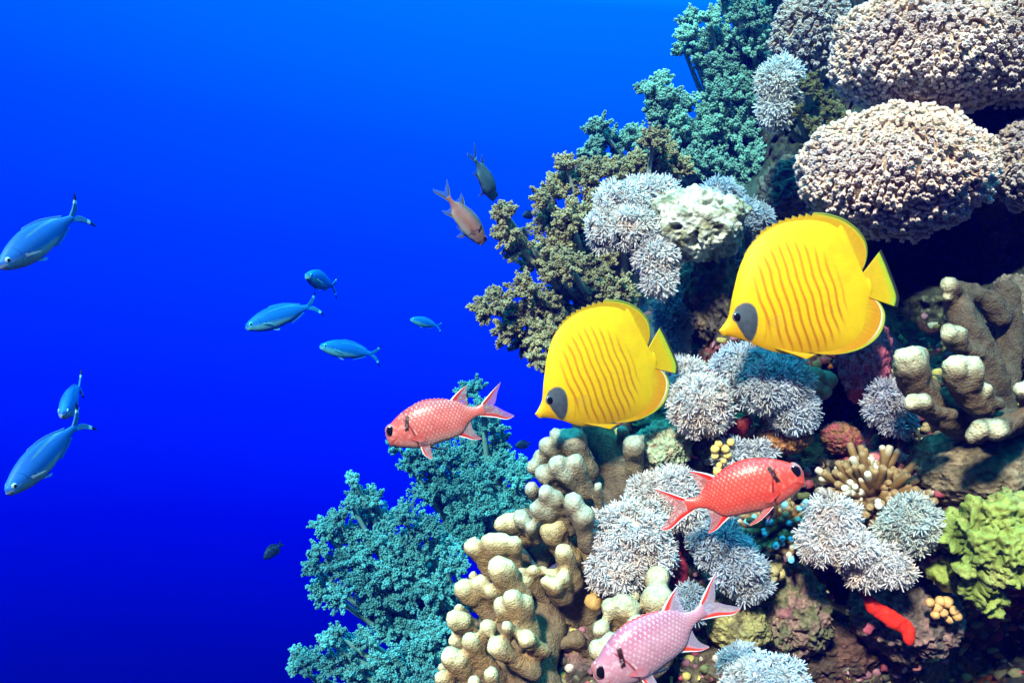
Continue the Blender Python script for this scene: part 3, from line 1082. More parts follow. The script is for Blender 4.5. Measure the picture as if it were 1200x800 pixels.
# ------------------------------------------------------------------ small dark damselfish far off
def damsel_data():
    k = .09
    top = np.array([(-.5, 0), (-.47, .06), (-.38, .15), (-.2, .24), (0, .25), (.2, .17), (.34, .075), (.42, .06)]) * k
    bot = np.array([(-.5, 0), (-.47, -.05), (-.38, -.13), (-.2, -.22), (0, -.24), (.2, -.17), (.34, -.07), (.42, -.055)]) * k
    wid = [(0, 0), (.05, .05 * k), (.3, .11 * k), (.6, .08 * k), (1, .02 * k)]
    V, F, surf = loft(top, bot, wid, 50, 40)
    c = mixc((.010, .012, .03), (.03, .04, .07), sstep(-.1, .4, fbm(V * 160, 3, 3)))

    def fn(u, v):
        return rgba(np.tile(A3(.015, .02, .05), (len(u), 1)), .95)
    t = patch(np.array([(.38, .06), (.38, -.055)]) * k, np.array([(.62, .16), (.53, .0), (.62, -.15)]) * k, .003, fn, 20, 8)
    d = patch(np.array([(-.2, .22), (.1, .2), (.3, .08)]) * k, np.array([(-.15, .30), (.15, .30), (.40, .14)]) * k, .003, fn, 20, 6)
    a = patch(np.array([(0, -.22), (.15, -.19), (.3, -.08)]) * k, np.array([(.05, -.29), (.2, -.28), (.40, -.13)]) * k, .003, fn, 20, 6)
    ep = np.array([-.38, .04]) * k
    return (V, F, c), dict(tail_fin=[t], dorsal_fin=[d], anal_fin=[a]), (ep, surf(*ep))


d0 = fish_object('damselfish', damsel_data(), 'tiny dark fish alone in the deep blue at lower left', 'fish', 'small dark damselfish', (.005, .6, (.1, .12, .2), (.03, .04, .08), .5, 1))
pose(d0, 319, 646, 2.6, 38, 25, .70)
for (px, py, d, t, y, s, lab) in [(619, 252, 2.3, 10, 40, .45, 'tiny dark fish half hidden in a gap of the brown soft coral'),
                                  (612, 521, 3.0, 5, 20, .60, 'faint tiny dark fish below the left butterflyfish, over the teal soft coral')]:
    o = copy_tree(d0)
    o['label'] = lab
    pose(o, px, py, d, t, y, s)

# ------------------------------------------------------------------ pulse corals: domes of fine feathery tentacles
def tentacle_template():
    """one polyp head: fine feathery arms spreading and curling from a short stalk, unit size about 1"""
    a = Acc()
    g = np.random.default_rng(3)
    for k in range(13):
        ring = 1 if k >= 9 else 0
        an = (k * 2 * math.pi / 9 if not ring else k * 2 * math.pi / 4 + .4) + g.normal(0, .14)
        dx, dy = math.cos(an), math.sin(an)
        f = g.uniform(.8, 1.15)
        if ring:
            prof = [(0.02, .1, .06), (.16, .62, .075), (.28, .98, .05)]
        else:
            prof = [(0.06, .0, .06), (.46, .42, .078), (.86, .58, .055)]
        tw = g.normal(0, .12)
        V, C = [], []
        for q, (r, z, w) in enumerate(prof):
            r, z = r * f, z * f
            cx, cy = dx * r - dy * tw * q / 2, dy * r + dx * tw * q / 2
            V += [(cx - dy * w, cy + dx * w, z), (cx + dy * w, cy - dx * w, z), (cx - dx * w, cy - dy * w, z + w)]
            C += [q / 2] * 3
        V = np.array(V)
        Q = []
        for i in range(2):
            b = i * 3
            for j in range(3):
                j2 = (j + 1) % 3
                Q.append((b + j, b + j2, b + 3 + j2, b + 3 + j))
        a.add(V, [np.array(Q)], np.array(C)[:, None].repeat(3, 1))
    return a.get()


TENT = tentacle_template()


def pulse_coral(lobes, tipc, basec, label, seed, polyp_px=9.0, dens=1.25, droop=.25):
    """lobes: (px, py, d, rx, ry) domes; one colony"""
    r = np.random.default_rng(seed)
    acc, base = Acc(), Acc()
    p0 = P(*lobes[0][:3])
    for (px, py, d, rx, ry) in lobes:
        s = d / FPX
        c = P(px, py, d)
        R = np.array([rx, (rx + ry) / 2, ry]) * s * .86
        sp = polyp_px * s
        area = 4 * math.pi * ((R[0] * R[1]) ** 1.6 / 3 + (R[0] * R[2]) ** 1.6 / 3 + (R[1] * R[2]) ** 1.6 / 3) ** (1 / 1.6)
        K = int(area / (sp * sp * .62) * dens)
        i = np.arange(K) + .5
        ph = np.arccos(1 - 2 * i / K)
        th = math.pi * (1 + 5 ** .5) * i
        N = np.stack([np.cos(th) * np.sin(ph), np.sin(th) * np.sin(ph), np.cos(ph)], 1)
        N = norm(N + r.normal(0, .10, N.shape))
        k = 1 + .26 * fbm(N * 2.0 + seed, 3, seed) + .16 * fbm(N * 6 + seed, 2, seed + 2) + r.normal(0, .035, K)
        pos = c + N * R * k[:, None]
        nn = norm(N / R)
        # clumps of heads lean together
        lean = np.stack([fbm(N * 3.2 + seed + 5 * q, 2, seed + q) for q in range(3)], 1)
        nn = norm(nn + lean * 1.3 + r.normal(0, .16, N.shape) + np.array([0, -.15, -droop]))
        keep = N[:, 1] < .55
        pos, nn = pos[keep], nn[keep]
        K = len(pos)
        size = sp * r.uniform(.8, 1.3, K)
        sc3 = np.stack([size, size, size * r.uniform(.9, 1.35, K)], 1)
        V, F = instances(TENT[0], TENT[1], pos - nn * size[:, None] * .35, frames(nn, r.uniform(0, 6.28, K)), sc3)
        t = np.tile(TENT[2][:, 0], K)
        tone = np.repeat(r.uniform(.82, 1.08, K) + .12 * fbm(pos / (14 * s), 2, seed + 3), len(TENT[0]))
        warm = np.repeat(sstep(-.1, .5, fbm(pos / (22 * s), 2, seed + 8)), len(TENT[0]))
        C = mixc(basec, tipc, sstep(-.3, .5, t)) * tone[:, None]
        C = mixc(C, C * np.array([1.0, .88, .76]), warm * .7)
        acc.add(V, F, C)
        SV, SF_ = ICO[3]
        base.add(c + SV * R * (.90 + .24 * fbm(SV * 2.0 + seed, 3, seed))[:, None], [SF_], np.tile(np.array(basec) * .7, (len(SV), 1)))
    root = empty('pulse_coral', p0)
    tag(root, label, 'soft coral', 'white pulsing soft corals')
    V, F, C = base.get()
    mk('stalk', V - p0, F, M_stem, C, root)
    V, F, C = acc.get()
    mk('polyp_heads', V - p0, F, M_pulse, C, root)
    return root


W1, W2 = A3(.93, .89, .90), A3(.60, .50, .45)
WB, WB2 = A3(.76, .82, .92), A3(.44, .44, .48)  # bluish copy of the white: blue shade put into the tuft colour
PULSE = [
    ([(728, 240, 1.22, 34, 30), (712, 268, 1.20, 26, 26), (760, 226, 1.24, 32, 22), (742, 268, 1.18, 30, 26)], W1, W2, 'white tuft left of the pale pitted rock, uppermost beside the brown soft coral'),
    ([(768, 300, 1.17, 26, 22), (772, 326, 1.17, 20, 24)], W1, W2, 'drooping white tuft hanging below the left side of the pale rock'),
    ([(876, 258, 1.25, 30, 22), (845, 228, 1.30, 24, 16)], A3(.58, .66, .76), WB2, 'bluish tuft at the right of the pale rock, above the right butterflyfish'),
    ([(914, 98, 1.36, 27, 30), (908, 130, 1.36, 20, 20)], A3(.9, .9, .92), A3(.5, .5, .5), 'pale round tuft high up against the teal soft coral'),
    ([(820, 474, 1.10, 38, 38), (806, 440, 1.15, 22, 22)], W1, W2, 'cream white tuft just right of the left butterflyfish tail'),
    ([(905, 452, 1.10, 48, 34), (868, 432, 1.13, 36, 28), (930, 480, 1.10, 30, 30), (905, 425, 1.14, 36, 20)], WB, A3(.38, .34, .32), 'wide blue white tuft directly under the right butterflyfish'),
    ([(1042, 475, 1.08, 28, 30), (1052, 495, 1.07, 22, 14)], A3(.66, .64, .74), A3(.3, .26, .28), 'small lilac white tuft left of the cream finger coral'),
    ([(738, 625, 1.06, 44, 42), (725, 662, 1.05, 38, 36), (762, 650, 1.06, 30, 30)], W1, W2, 'largest white tuft, beside the knobbly lobe coral'),
    ([(790, 575, 1.09, 32, 28), (762, 580, 1.10, 26, 24), (800, 598, 1.08, 26, 22), (775, 612, 1.10, 22, 14)], W1, W2, 'white tuft touching the tail of the orange red fish'),
    ([(840, 635, 1.06, 36, 34), (862, 662, 1.05, 34, 30), (878, 686, 1.05, 26, 16), (825, 612, 1.08, 22, 20)], A3(.68, .74, .84), A3(.32, .34, .38), 'bluish white tuft below the belly of the orange red fish'),  # blue of the fish's shadow put into the tuft colour
    ([(975, 605, 1.00, 32, 28), (962, 635, 1.00, 28, 26), (995, 640, .99, 30, 26)], W1, W2, 'rounded white tuft below the brown branching coral, left of its pair'),
    ([(1068, 614, 1.00, 34, 32), (1045, 622, 1.01, 20, 22)], A3(.76, .84, .82), A3(.44, .44, .38), 'rounded greenish white tuft left of the yellow green coral'),
    ([(1030, 656, 1.0, 36, 22), (1012, 672, 1.0, 24, 16), (1050, 670, .99, 22, 16)], W1, W2, 'drooping white tuft above the bright red sponge'),
    ([(900, 798, .92, 48, 30), (868, 775, .96, 26, 20)], A3(.74, .80, .86), A3(.38, .42, .42), 'white tuft at the bottom edge right of the lilac fish'),
    ([(860, 534, 1.11, 22, 18), (888, 530, 1.11, 22, 14)], WB, WB2, 'small bluish tuft behind the back of the orange red fish'),
    ([(808, 708, 1.04, 20, 22)], A3(.5, .62, .74), WB2, 'small shaded bluish tuft behind the lilac fish dorsal fin'),  # shade painted in as a darker, bluer white
    ([(790, 375, 1.30, 24, 36), (785, 415, 1.28, 20, 24)], A3(.44, .5, .62), A3(.22, .24, .3), 'dim bluish tuft behind the left butterflyfish tail'),  # bluish shade behind the tail put into the tuft colour
    ([(868, 300, 1.26, 18, 30)], A3(.5, .55, .62), WB2, 'narrow dim tuft between the pale rock and the right butterflyfish'),
]
for i, (lobes, tc, bc, lab) in enumerate(PULSE):
    pulse_coral(lobes, tc, bc, lab, 100 + i * 7)


# ------------------------------------------------------------------ flowerpot corals: big domes of stubby flower polyps
def flower_template():
    a = Acc()
    prof = [(.34, -.6), (.30, .3), (.36, .75), (.20, .95)]
    n = 6
    ang = np.arange(n) * 2 * np.pi / n
    V = np.array([(r * math.cos(t), r * math.sin(t), z) for r, z in prof for t in ang] + [(0, 0, 1.12)])
    Q = [(i * n + j, i * n + (j + 1) % n, (i + 1) * n + (j + 1) % n, (i + 1) * n + j) for i in range(3) for j in range(n)]
    T = [(3 * n + j, 3 * n + (j + 1) % n, 4 * n) for j in range(n)]
    a.add(V, [np.array(Q), np.array(T)], np.clip(V[:, 2:3], 0, 1).repeat(3, 1))
    for k in range(7):
        an = k * 2 * math.pi / 7
        o = np.array([math.cos(an) * .40, math.sin(an) * .40, .92])
        SV, SF_ = ICO[1]
        a.add(SV * np.array([.20, .20, .26]) + o, [SF_], np.full((len(SV), 3), 1.0) - .25 * (SV[:, 2:3] < 0))
    return a.get()


FLOW = flower_template()


def flowerpot(lobes, label, seed, tip=A3(.68, .57, .54), tan=A3(.55, .39, .25), shade=A3(.50, .36, .26), polyp=5.0):
    r = np.random.default_rng(seed)
    acc, base = Acc(), Acc()
    p0 = P(*lobes[0][:3])
    for (px, py, d, rx, ry, rd) in lobes:
        s = d / FPX
        c = P(px, py, d)
        R = np.array([rx, rd, ry]) * s
        sp = polyp * s
        area = 4 * math.pi * ((R[0] * R[1]) ** 1.6 / 3 + (R[0] * R[2]) ** 1.6 / 3 + (R[1] * R[2]) ** 1.6 / 3) ** (1 / 1.6)
        K = int(area / (sp * sp * .72))
        i = np.arange(K) + .5
        ph = np.arccos(1 - 2 * i / K)
        th = math.pi * (1 + 5 ** .5) * i
        N = np.stack([np.cos(th) * np.sin(ph), np.sin(th) * np.sin(ph), np.cos(ph)], 1)
        N = norm(N + r.normal(0, .03, N.shape))
        shp = lambda M: 1 + .16 * fbm(M * 1.7 + seed, 3, seed) + .08 * fbm(M * 5 + seed, 2, seed + 4)
        pos = c + N * R * (shp(N) + r.normal(0, .012, K))[:, None]
        nn = norm(N / R)
        keep = (N[:, 1] < .5)
        lean = np.stack([fbm(N * 5 + seed + 5 * q, 2, seed + q) for q in range(3)], 1)
        nn = norm(nn + lean * 1.0 + r.normal(0, .22, N.shape) + np.array([-.25, -.1, -.75]))
        pos, nn, N = pos[keep], nn[keep], N[keep]
        K = len(pos)
        size = sp * r.uniform(.62, 1.08, K)
        sc3 = np.stack([size, size, size * r.uniform(1.1, 2.5, K)], 1)
        V, F = instances(FLOW[0], FLOW[1], pos, frames(nn, r.uniform(0, 6.28, K)), sc3)
        t = np.tile(FLOW[2][:, 0], K)
        yel = np.repeat(sstep(-.25, .35, fbm(pos / (30 * s), 3, seed + 3) + .5 * N[:, 2] - .15), len(FLOW[0]))
        tone = np.repeat(r.uniform(.85, 1.1, K), len(FLOW[0]))
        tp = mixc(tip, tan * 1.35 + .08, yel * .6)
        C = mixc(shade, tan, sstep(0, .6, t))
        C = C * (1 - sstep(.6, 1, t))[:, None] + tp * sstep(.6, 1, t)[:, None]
        acc.add(V, F, C * tone[:, None])
        SV, SF_ = ICO[4]
        base.add(c + SV * R * (shp(SV) - .01)[:, None], [SF_], np.tile(shade * .8, (len(SV), 1)))
    root = empty('flowerpot_coral', p0)
    tag(root, label, 'coral', 'domed polyp corals')
    V, F, C = base.get()
    mk('skeleton', V - p0, F, M_stone, C, root)
    V, F, C = acc.get()
    mk('polyps', V - p0, F, M_polyp, C, root)


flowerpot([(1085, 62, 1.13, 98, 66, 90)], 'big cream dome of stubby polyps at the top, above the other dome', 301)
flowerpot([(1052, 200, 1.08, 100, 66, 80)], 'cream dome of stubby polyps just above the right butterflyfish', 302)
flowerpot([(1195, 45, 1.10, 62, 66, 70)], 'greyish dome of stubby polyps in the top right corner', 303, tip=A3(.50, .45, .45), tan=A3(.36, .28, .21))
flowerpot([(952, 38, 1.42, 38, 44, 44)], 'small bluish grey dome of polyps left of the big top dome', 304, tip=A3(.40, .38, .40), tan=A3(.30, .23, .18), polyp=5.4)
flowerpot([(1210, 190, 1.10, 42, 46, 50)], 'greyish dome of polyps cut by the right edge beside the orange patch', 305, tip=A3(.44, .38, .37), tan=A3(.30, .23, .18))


# ------------------------------------------------------------------ lobe and finger corals: one smooth skin over many lobes, pale growing tips
def lobe_coral(name, lobes, trunks, label, cat, seed, voxel=.0035, tipc=A3(.58, .53, .30), midc=A3(.31, .20, .09), basec=A3(.17, .115, .065), d0=1.08, group=None, tip_len=.72, bumps=.0016, smooth=3):
    """lobes: (tip px, py, r, base px, py[, d]) in frame pixels; trunks: lists of (px, py, r, d)"""
    acc = Acc()
    tips, tr = [], []
    for L in lobes:
        tx, ty, r, bx, by = L[:5]
        d = L[5] if len(L) > 5 else d0
        capped = L[6] if len(L) > 6 else 1
        s = d / FPX
        a, b = P(tx + (bx - tx) * 1.25, ty + (by - ty) * 1.25, d + .022), P(tx, ty, d)
        m = (a + b) / 2 + np.array([0, .004, -.004])
        pts = curve_pts([a, m, b], 7)
        rad = np.interp(np.linspace(0, 1, 7), [0, .5, .85, 1], [.88, .88, 1.02, 1.02]) * r * s
        V, F = tube(pts, rad, 14, True, True)
        acc.add(V, F, np.zeros(3))
        if capped:
            tips.append(b + norm(b - a) * r * s * .35)
            tr.append(r * s)
    for T in trunks:
        pts = np.array([P(x, y, d + .035) for x, y, r, d in T])
        rad = np.array([r * d / FPX for x, y, r, d in T])
        n = max(6, len(T) * 4)
        pp = curve_pts(pts, n)
        rr = np.interp(np.linspace(0, 1, n), np.linspace(0, 1, len(T)), rad)
        V, F = tube(pp, rr, 16, True, True)
        acc.add(V, F, np.zeros(3))
    V, F, _ = acc.get()
    V, N, F = remesh(V, F, voxel, smooth)
    V = V + N * (bumps * 2.2 * fbm(V * 45, 3, seed) + bumps * .7 * fbm(V * 190, 2, seed + 3))[:, None]
    tips, tr = np.array(tips), np.array(tr)
    best = np.full(len(V), 9.0)
    for t, r in zip(tips, tr):
        best = np.minimum(best, np.linalg.norm(V - t, axis=1) / r)
    w = .25 * fbm(V * 70, 3, seed + 9)
    k = sstep(tip_len + .75, tip_len - .35, best + w)
    low = sstep(2.6, 4.6, best + w * 2)
    C = mixc(mixc(midc, basec, low), tipc, k)
    C = C * (1 + .20 * fbm(V * 130, 3, seed + 12))[:, None]
    C = C * (1 - .22 * sstep(.2, .6, fbm(V * 260, 2, seed + 14)))[:, None]
    org = V.mean(0)
    o = mk(name, V, F, M_lobe, C, None, org)
    tag(o, label, cat, group)
    return o


def Z3(x, y, r, bx, by, *k):
    return (500 + x / 4, 600 + y / 4, r / 4, 500 + bx / 4, 600 + by / 4, *k)


def Z4(x, y, r, bx, by, *k):
    return (600 + x / 4, 480 + y / 4, r / 4, 600 + bx / 4, 480 + by / 4, *k)


def Z5(x, y, r, bx, by, *k):
    return (700 + x / 4, 600 + y / 4, r / 4, 700 + bx / 4, 600 + by / 4, *k)


def Z6(x, y, r, bx, by, *k):
    return (900 + x / 4, 330 + y / 4, r / 4, 900 + bx / 4, 330 + by / 4, *k)


G_LOBE = 'knobbly lobe corals'
# lower colony
lobe_coral('lobe_coral', [
    Z3(217, 160, 44, 300, 270, 1.06), Z3(300, 135, 46, 340, 260, 1.05), Z3(350, 130, 44, 370, 250, 1.05), Z3(408, 140, 38, 420, 240, 1.05),
    Z3(340, 262, 60, 430, 370, 1.03), Z3(375, 262, 46, 440, 360, 1.03), Z3(170, 352, 46, 300, 480, 1.05), Z3(250, 332, 44, 340, 460, 1.05), Z3(302, 368, 34, 350, 450, 1.04), Z3(215, 295, 24, 260, 350, 1.08),
    Z3(352, 440, 46, 430, 560, 1.01), Z3(400, 402, 50, 470, 560, 1.00), Z3(455, 425, 44, 500, 560, 1.01), Z3(130, 500, 42, 240, 580, 1.04), Z3(175, 505, 36, 260, 590, 1.04),
    Z3(285, 540, 40, 350, 620, 1.01), Z3(370, 534, 30, 440, 570, .985), Z3(205, 600, 44, 310, 740, 1.01), Z3(330, 625, 52, 470, 720, .99), Z3(110, 672, 48, 230, 800, 1.01),
    Z3(150, 690, 40, 250, 800, 1.01), Z3(72, 775, 38, 160, 850, 1.02), Z3(300, 758, 34, 350, 850, .97), Z3(220, 795, 34, 280, 860, .99), Z3(470, 590, 46, 540, 640, .99), Z3(130, 600, 34, 230, 700, 1.05),
    Z3(75, 725, 28, 150, 780, 1.06), Z3(150, 450, 26, 230, 520, 1.09), Z3(140, 565, 26, 220, 620, 1.07),
], [
    [(585, 740, 30, 1.05), (620, 790, 32, 1.02), (650, 850, 34, 1.0)], [(640, 735, 26, 1.04), (620, 790, 30, 1.02)], [(600, 680, 20, 1.06), (640, 735, 26, 1.04)], [(570, 790, 26, 1.02), (600, 850, 30, 1.0)],
    [(610, 660, 14, 1.08), (620, 700, 18, 1.06)],
], 'cream knobbly lobe coral, lowest and largest, at the bottom left of the reef', 'coral', 401, group=G_LOBE)
# stump group in the middle
lobe_coral('lobe_coral', [
    Z3(590, 75, 62, 660, 190, 1.07), Z3(560, 60, 40, 620, 150, 1.08), Z3(645, 185, 48, 690, 300, 1.04), Z3(400, 40, 46, 450, 110, 1.09), Z3(350, 55, 36, 420, 120, 1.09), Z3(440, 20, 44, 480, 100, 1.09), Z3(490, 70, 34, 500, 120, 1.08),
    Z3(740, 50, 60, 790, 130, 1.09), Z3(560, 320, 32, 610, 390, 1.035), Z3(600, 335, 34, 630, 400, 1.03), Z3(640, 300, 32, 660, 390, 1.035), Z3(585, 285, 28, 620, 360, 1.05), Z3(650, 275, 24, 660, 350, 1.05),
    Z3(440, 280, 28, 520, 360, 1.05), Z3(500, 268, 28, 530, 350, 1.05), Z3(545, 265, 22, 560, 330, 1.06), Z3(460, 320, 30, 540, 400, 1.05), Z3(700, 590, 44, 760, 640, 1.06, 0), Z3(640, 610, 30, 700, 650, 1.06, 0),
], [
    [(675, 640, 17, 1.08), (668, 690, 22, 1.07), (655, 725, 24, 1.07)], [(665, 700, 22, 1.065), (690, 720, 20, 1.08), (710, 735, 18, 1.09)], [(690, 660, 18, 1.1), (695, 710, 20, 1.1)], [(630, 680, 20, 1.09), (650, 720, 26, 1.09)], [(615, 610, 16, 1.12), (640, 650, 18, 1.12)],
], 'tan lobe coral with a hollow ringed stump, left of the largest white tuft', 'coral', 402, group=G_LOBE)
# upper colony
lobe_coral('lobe_coral', [
    Z4(290, 140, 56, 350, 270, 1.10), Z4(240, 130, 44, 300, 240, 1.11), Z4(208, 120, 34, 270, 210, 1.13), Z4(165, 168, 42, 250, 260, 1.11), Z4(135, 215, 34, 220, 290, 1.12), Z4(105, 265, 38, 200, 330, 1.11), Z4(150, 300, 42, 230, 360, 1.07),
    Z4(215, 258, 50, 300, 350, 1.06), Z4(295, 245, 44, 345, 360, 1.06), Z4(250, 300, 40, 320, 380, 1.06), Z4(90, 370, 36, 140, 420, 1.10), Z4(155, 388, 44, 250, 470, 1.05), Z4(200, 410, 40, 260, 470, 1.05), Z4(120, 460, 46, 240, 540, 1.06), Z4(165, 465, 46, 250, 540, 1.06),
    Z4(290, 430, 48, 310, 500, 1.03), Z4(335, 495, 50, 350, 610, 1.03), Z4(402, 362, 26, 410, 450, 1.05), Z4(45, 505, 44, 90, 580, 1.08), Z4(85, 545, 34, 110, 600, 1.06), Z4(570, 160, 50, 575, 260, 1.11), Z4(600, 130, 30, 600, 230, 1.12), Z4(520, 95, 30, 540, 200, 1.14),
], [
    [(700, 505, 18, 1.13, ), (725, 555, 22, 1.12), (730, 600, 26, 1.12)], [(680, 575, 24, 1.12), (715, 610, 28, 1.12)], [(660, 555, 20, 1.13), (690, 590, 24, 1.12)], [(650, 600, 22, 1.12), (690, 630, 26, 1.12)], [(745, 540, 14, 1.14), (740, 590, 16, 1.14)],
], 'grey tan lobe coral directly under the left butterflyfish', 'coral', 403, tipc=A3(.38, .38, .28), midc=A3(.22, .17, .10), basec=A3(.12, .085, .055), group=G_LOBE)
# colony behind the lilac fish
lobe_coral('lobe_coral', [
    Z5(280, 312, 62, 290, 380, 1.02), Z5(285, 405, 78, 300, 520, 1.0), Z5(175, 392, 28, 190, 450, 1.03), Z5(62, 450, 48, 110, 540, 1.0), Z5(120, 440, 52, 140, 540, .995), Z5(155, 455, 46, 160, 550, .995), Z5(15, 545, 46, 60, 600, .99),
    Z5(185, 530, 50, 190, 600, .97), Z5(60, 605, 46, 100, 680, .95), Z5(5, 640, 46, 60, 720, .95), Z5(40, 690, 40, 90, 740, .94), Z5(230, 560, 40, 240, 620, .97),
], [[(735, 745, 26, 1.03), (760, 770, 30, 1.0)], [(770, 720, 22, 1.05), (765, 760, 28, 1.02)], [(715, 760, 24, 1.0), (735, 800, 26, .98)]],
    'rounded pale cream lobes just above the back of the lilac fish', 'coral', 404, tipc=A3(.44, .42, .27), group=G_LOBE)
# finger coral at right
lobe_coral('finger_coral', [
    Z6(655, 365, 76, 730, 540, .95), Z6(690, 350, 50, 750, 500, .96), Z6(880, 400, 66, 960, 540, .94), Z6(945, 405, 62, 990, 540, .94), Z6(910, 450, 70, 980, 560, .95), Z6(1020, 500, 36, 1060, 560, .95),
    Z6(850, 246, 44, 960, 320, .97), Z6(890, 250, 40, 970, 320, .97), Z6(680, 566, 40, 800, 610, .93), Z6(725, 562, 38, 830, 610, .93), Z6(1000, 690, 44, 1110, 650, .92), Z6(1075, 690, 50, 1180, 640, .92), Z6(955, 725, 28, 1060, 690, .925),
    Z6(1200, 510, 44, 1260, 580, .93), Z6(850, 20, 36, 960, 60, 1.0), Z6(840, 75, 24, 900, 110, 1.0),
], [
    [(1126, 362, 18.0, .98), (1142, 395, 20.5, .97), (1160, 450, 21.3, .98), (1172, 490, 21.3, 1.0)], [(1075, 445, 16.4, .96), (1100, 480, 18.9, .96), (1130, 500, 18.0, 1.0)], [(1130, 450, 18.0, .96), (1160, 475, 18.0, .98)],
    [(1165, 505, 14.8, .95), (1195, 490, 16.4, .95), (1230, 480, 18.0, .97)], [(1115, 338, 9.8, 1.01), (1150, 345, 12.3, 1.01), (1170, 370, 14.8, 1.02)], [(1180, 345, 14.8, 1.03), (1184, 400, 15.6, 1.03), (1176, 450, 16.4, 1.02)], [(1145, 478, 16.4, .96), (1190, 500, 21.3, 1.0)],
], 'thick brown finger coral with pale cream caps at the right edge', 'coral', 405, tipc=A3(.54, .52, .32), midc=A3(.115, .08, .048), basec=A3(.08, .06, .038), tip_len=.68, voxel=.003, bumps=.0024)


# ------------------------------------------------------------------ branching corals with white tips
def branching(px, py, d, n, length, r, spread, label, seed, blue=0.0, up=(-.15, -.62, .75)):
    g = np.random.default_rng(seed)
    s = d / FPX
    acc = Acc()
    c = P(px, py, d + .02)
    up = norm(np.array(up))
    for k in range(n):
        i = k + .5
        ph = math.acos(1 - (1 - math.cos(spread)) * i / n)
        th = math.pi * (1 + 5 ** .5) * i
        M = frames(up[None], np.array([0.0]))[0]
        dv = norm(M @ np.array([math.cos(th) * math.sin(ph), math.sin(th) * math.sin(ph), math.cos(ph)]) + g.normal(0, .12, 3))
        L = length * s * g.uniform(.75, 1.15)
        b = c + dv * L
        mid = c + dv * L * .55 + g.normal(0, 1, 3) * s * 2
        white_t = g.uniform() < .28
        bl = g.uniform() < blue
        subs = [(b, 1.0)]
        for q in range(g.integers(1, 4)):
            subs.append((mid + norm(dv + g.normal(0, .55, 3)) * L * g.uniform(.28, .45), .85))
        for e, kk in subs:
            st = c if kk == 1 else mid
            pts = curve_pts([st, (st + e) / 2 + g.normal(0, 1, 3) * s * 1.5, e], 8)
            rad = np.interp(np.linspace(0, 1, 8), [0, .6, 1], [1.25, 1.0, .80]) * r * s * kk
            V, F = tube(pts, rad, 9)
            t = np.linspace(0, 1, 8)
            tt = np.concatenate([np.repeat(np.append(t, [1.03, 1.08, 1.1]), 9), [0, 1.1]])
            tipcol = A3(.16, .55, .72) if bl else (A3(.56, .54, .42) if white_t else A3(.27, .17, .075))
            C = mixc(A3(.085, .042, .013), A3(.20, .11, .035), tt)
            C = mixc(C, tipcol, sstep(.90, 1.04, tt) if kk == 1 else sstep(.85, 1.04, tt))
            acc.add(V, F, C)
    V0, F0 = ICO[3]
    acc.add(c + V0 * length * s * .5, [F0], A3(.12, .07, .03))
    o = acc.build('branching_coral', M_branch, None, c)
    tag(o, label, 'coral', 'brown branching corals')


branching(1022, 592, 1.06, 60, 66, 5.6, 1.25, 'brown branching coral with white tips below the pink ledge', 501)
branching(915, 625, 1.07, 44, 50, 5.0, 1.35, 'dark brown branching coral with pale and blue tips under the orange red fish head', 502, blue=.35)


# ------------------------------------------------------------------ yellow green leafy coral
def leafy(lobes, label, seed):
    acc = Acc()
    for (px, py, d, r) in lobes:
        V, F = ICO[3]
        s = d / FPX
        acc.add(P(px, py, d) + V * np.array([1, .55, 1]) * r * s, [F], np.zeros(3))
    V, F, _ = acc.get()
    V, N, F = remesh(V, F, .0019, 3)
    n1 = 1 - np.abs(fbm(V * 30, 3, seed)) * 2
    n2 = 1 - np.abs(fbm(V * 75, 3, seed + 4)) * 2
    n3 = 1 - np.abs(fbm(V * 160, 3, seed + 6)) * 2
    V = V + N * ((n1 - .5) * .012 + (n2 - .5) * .012 + (n3 - .5) * .006)[:, None]
    C = mixc((.08, .12, .02), (.25, .32, .07), sstep(.1, .9, n1 * .6 + n2 * .4))
    C = mixc(C, (.30, .30, .11), sstep(.0, .5, fbm(V * 35, 3, seed + 8)) * .5)
    o = mk('leafy_coral', V, F, M_leaf, C, None, V.mean(0))
    tag(o, label, 'coral')


leafy([(1150, 612, .97, 24), (1176, 600, .96, 22), (1130, 628, .98, 24), (1120, 618, .99, 14), (1160, 640, .96, 28), (1190, 640, .95, 26), (1150, 668, .97, 24), (1180, 660, .96, 24), (1145, 690, .98, 18), (1128, 672, 1.0, 16), (1106, 676, 1.02, 12), (1200, 615, .96, 18),
       (1163, 700, .98, 13), (1166, 712, .98, 9), (1210, 650, .96, 24), (1180, 585, .97, 14)], 'yellow green crinkled coral at the lower right edge', 601)


# ------------------------------------------------------------------ sponges and small growths
def crust(name, pts, r, d, colour, label, cat, seed, mat=None, flat=.5):
    acc = Acc()
    pp = curve_pts([P(x, y, d) for x, y in pts], 14)
    rr = np.interp(np.linspace(0, 1, 14), np.linspace(0, 1, len(r)), r) * d / FPX
    V, F = tube(pp, rr, 14, True, True)
    V, N, F = remesh(V, F, .0018, 2)
    cy = V[:, 1].mean()
    V[:, 1] = cy + (V[:, 1] - cy) * flat
    V = V + N * (.0025 * fbm(V * 120, 3, seed) + .003 * fbm(V * 50, 2, seed))[:, None]
    C = np.tile(np.array(colour), (len(V), 1)) * (1 + .2 * fbm(V * 90, 3, seed + 3))[:, None]
    o = mk(name, V, F, mat or M_sponge, C, None, V.mean(0))
    tag(o, label, cat)


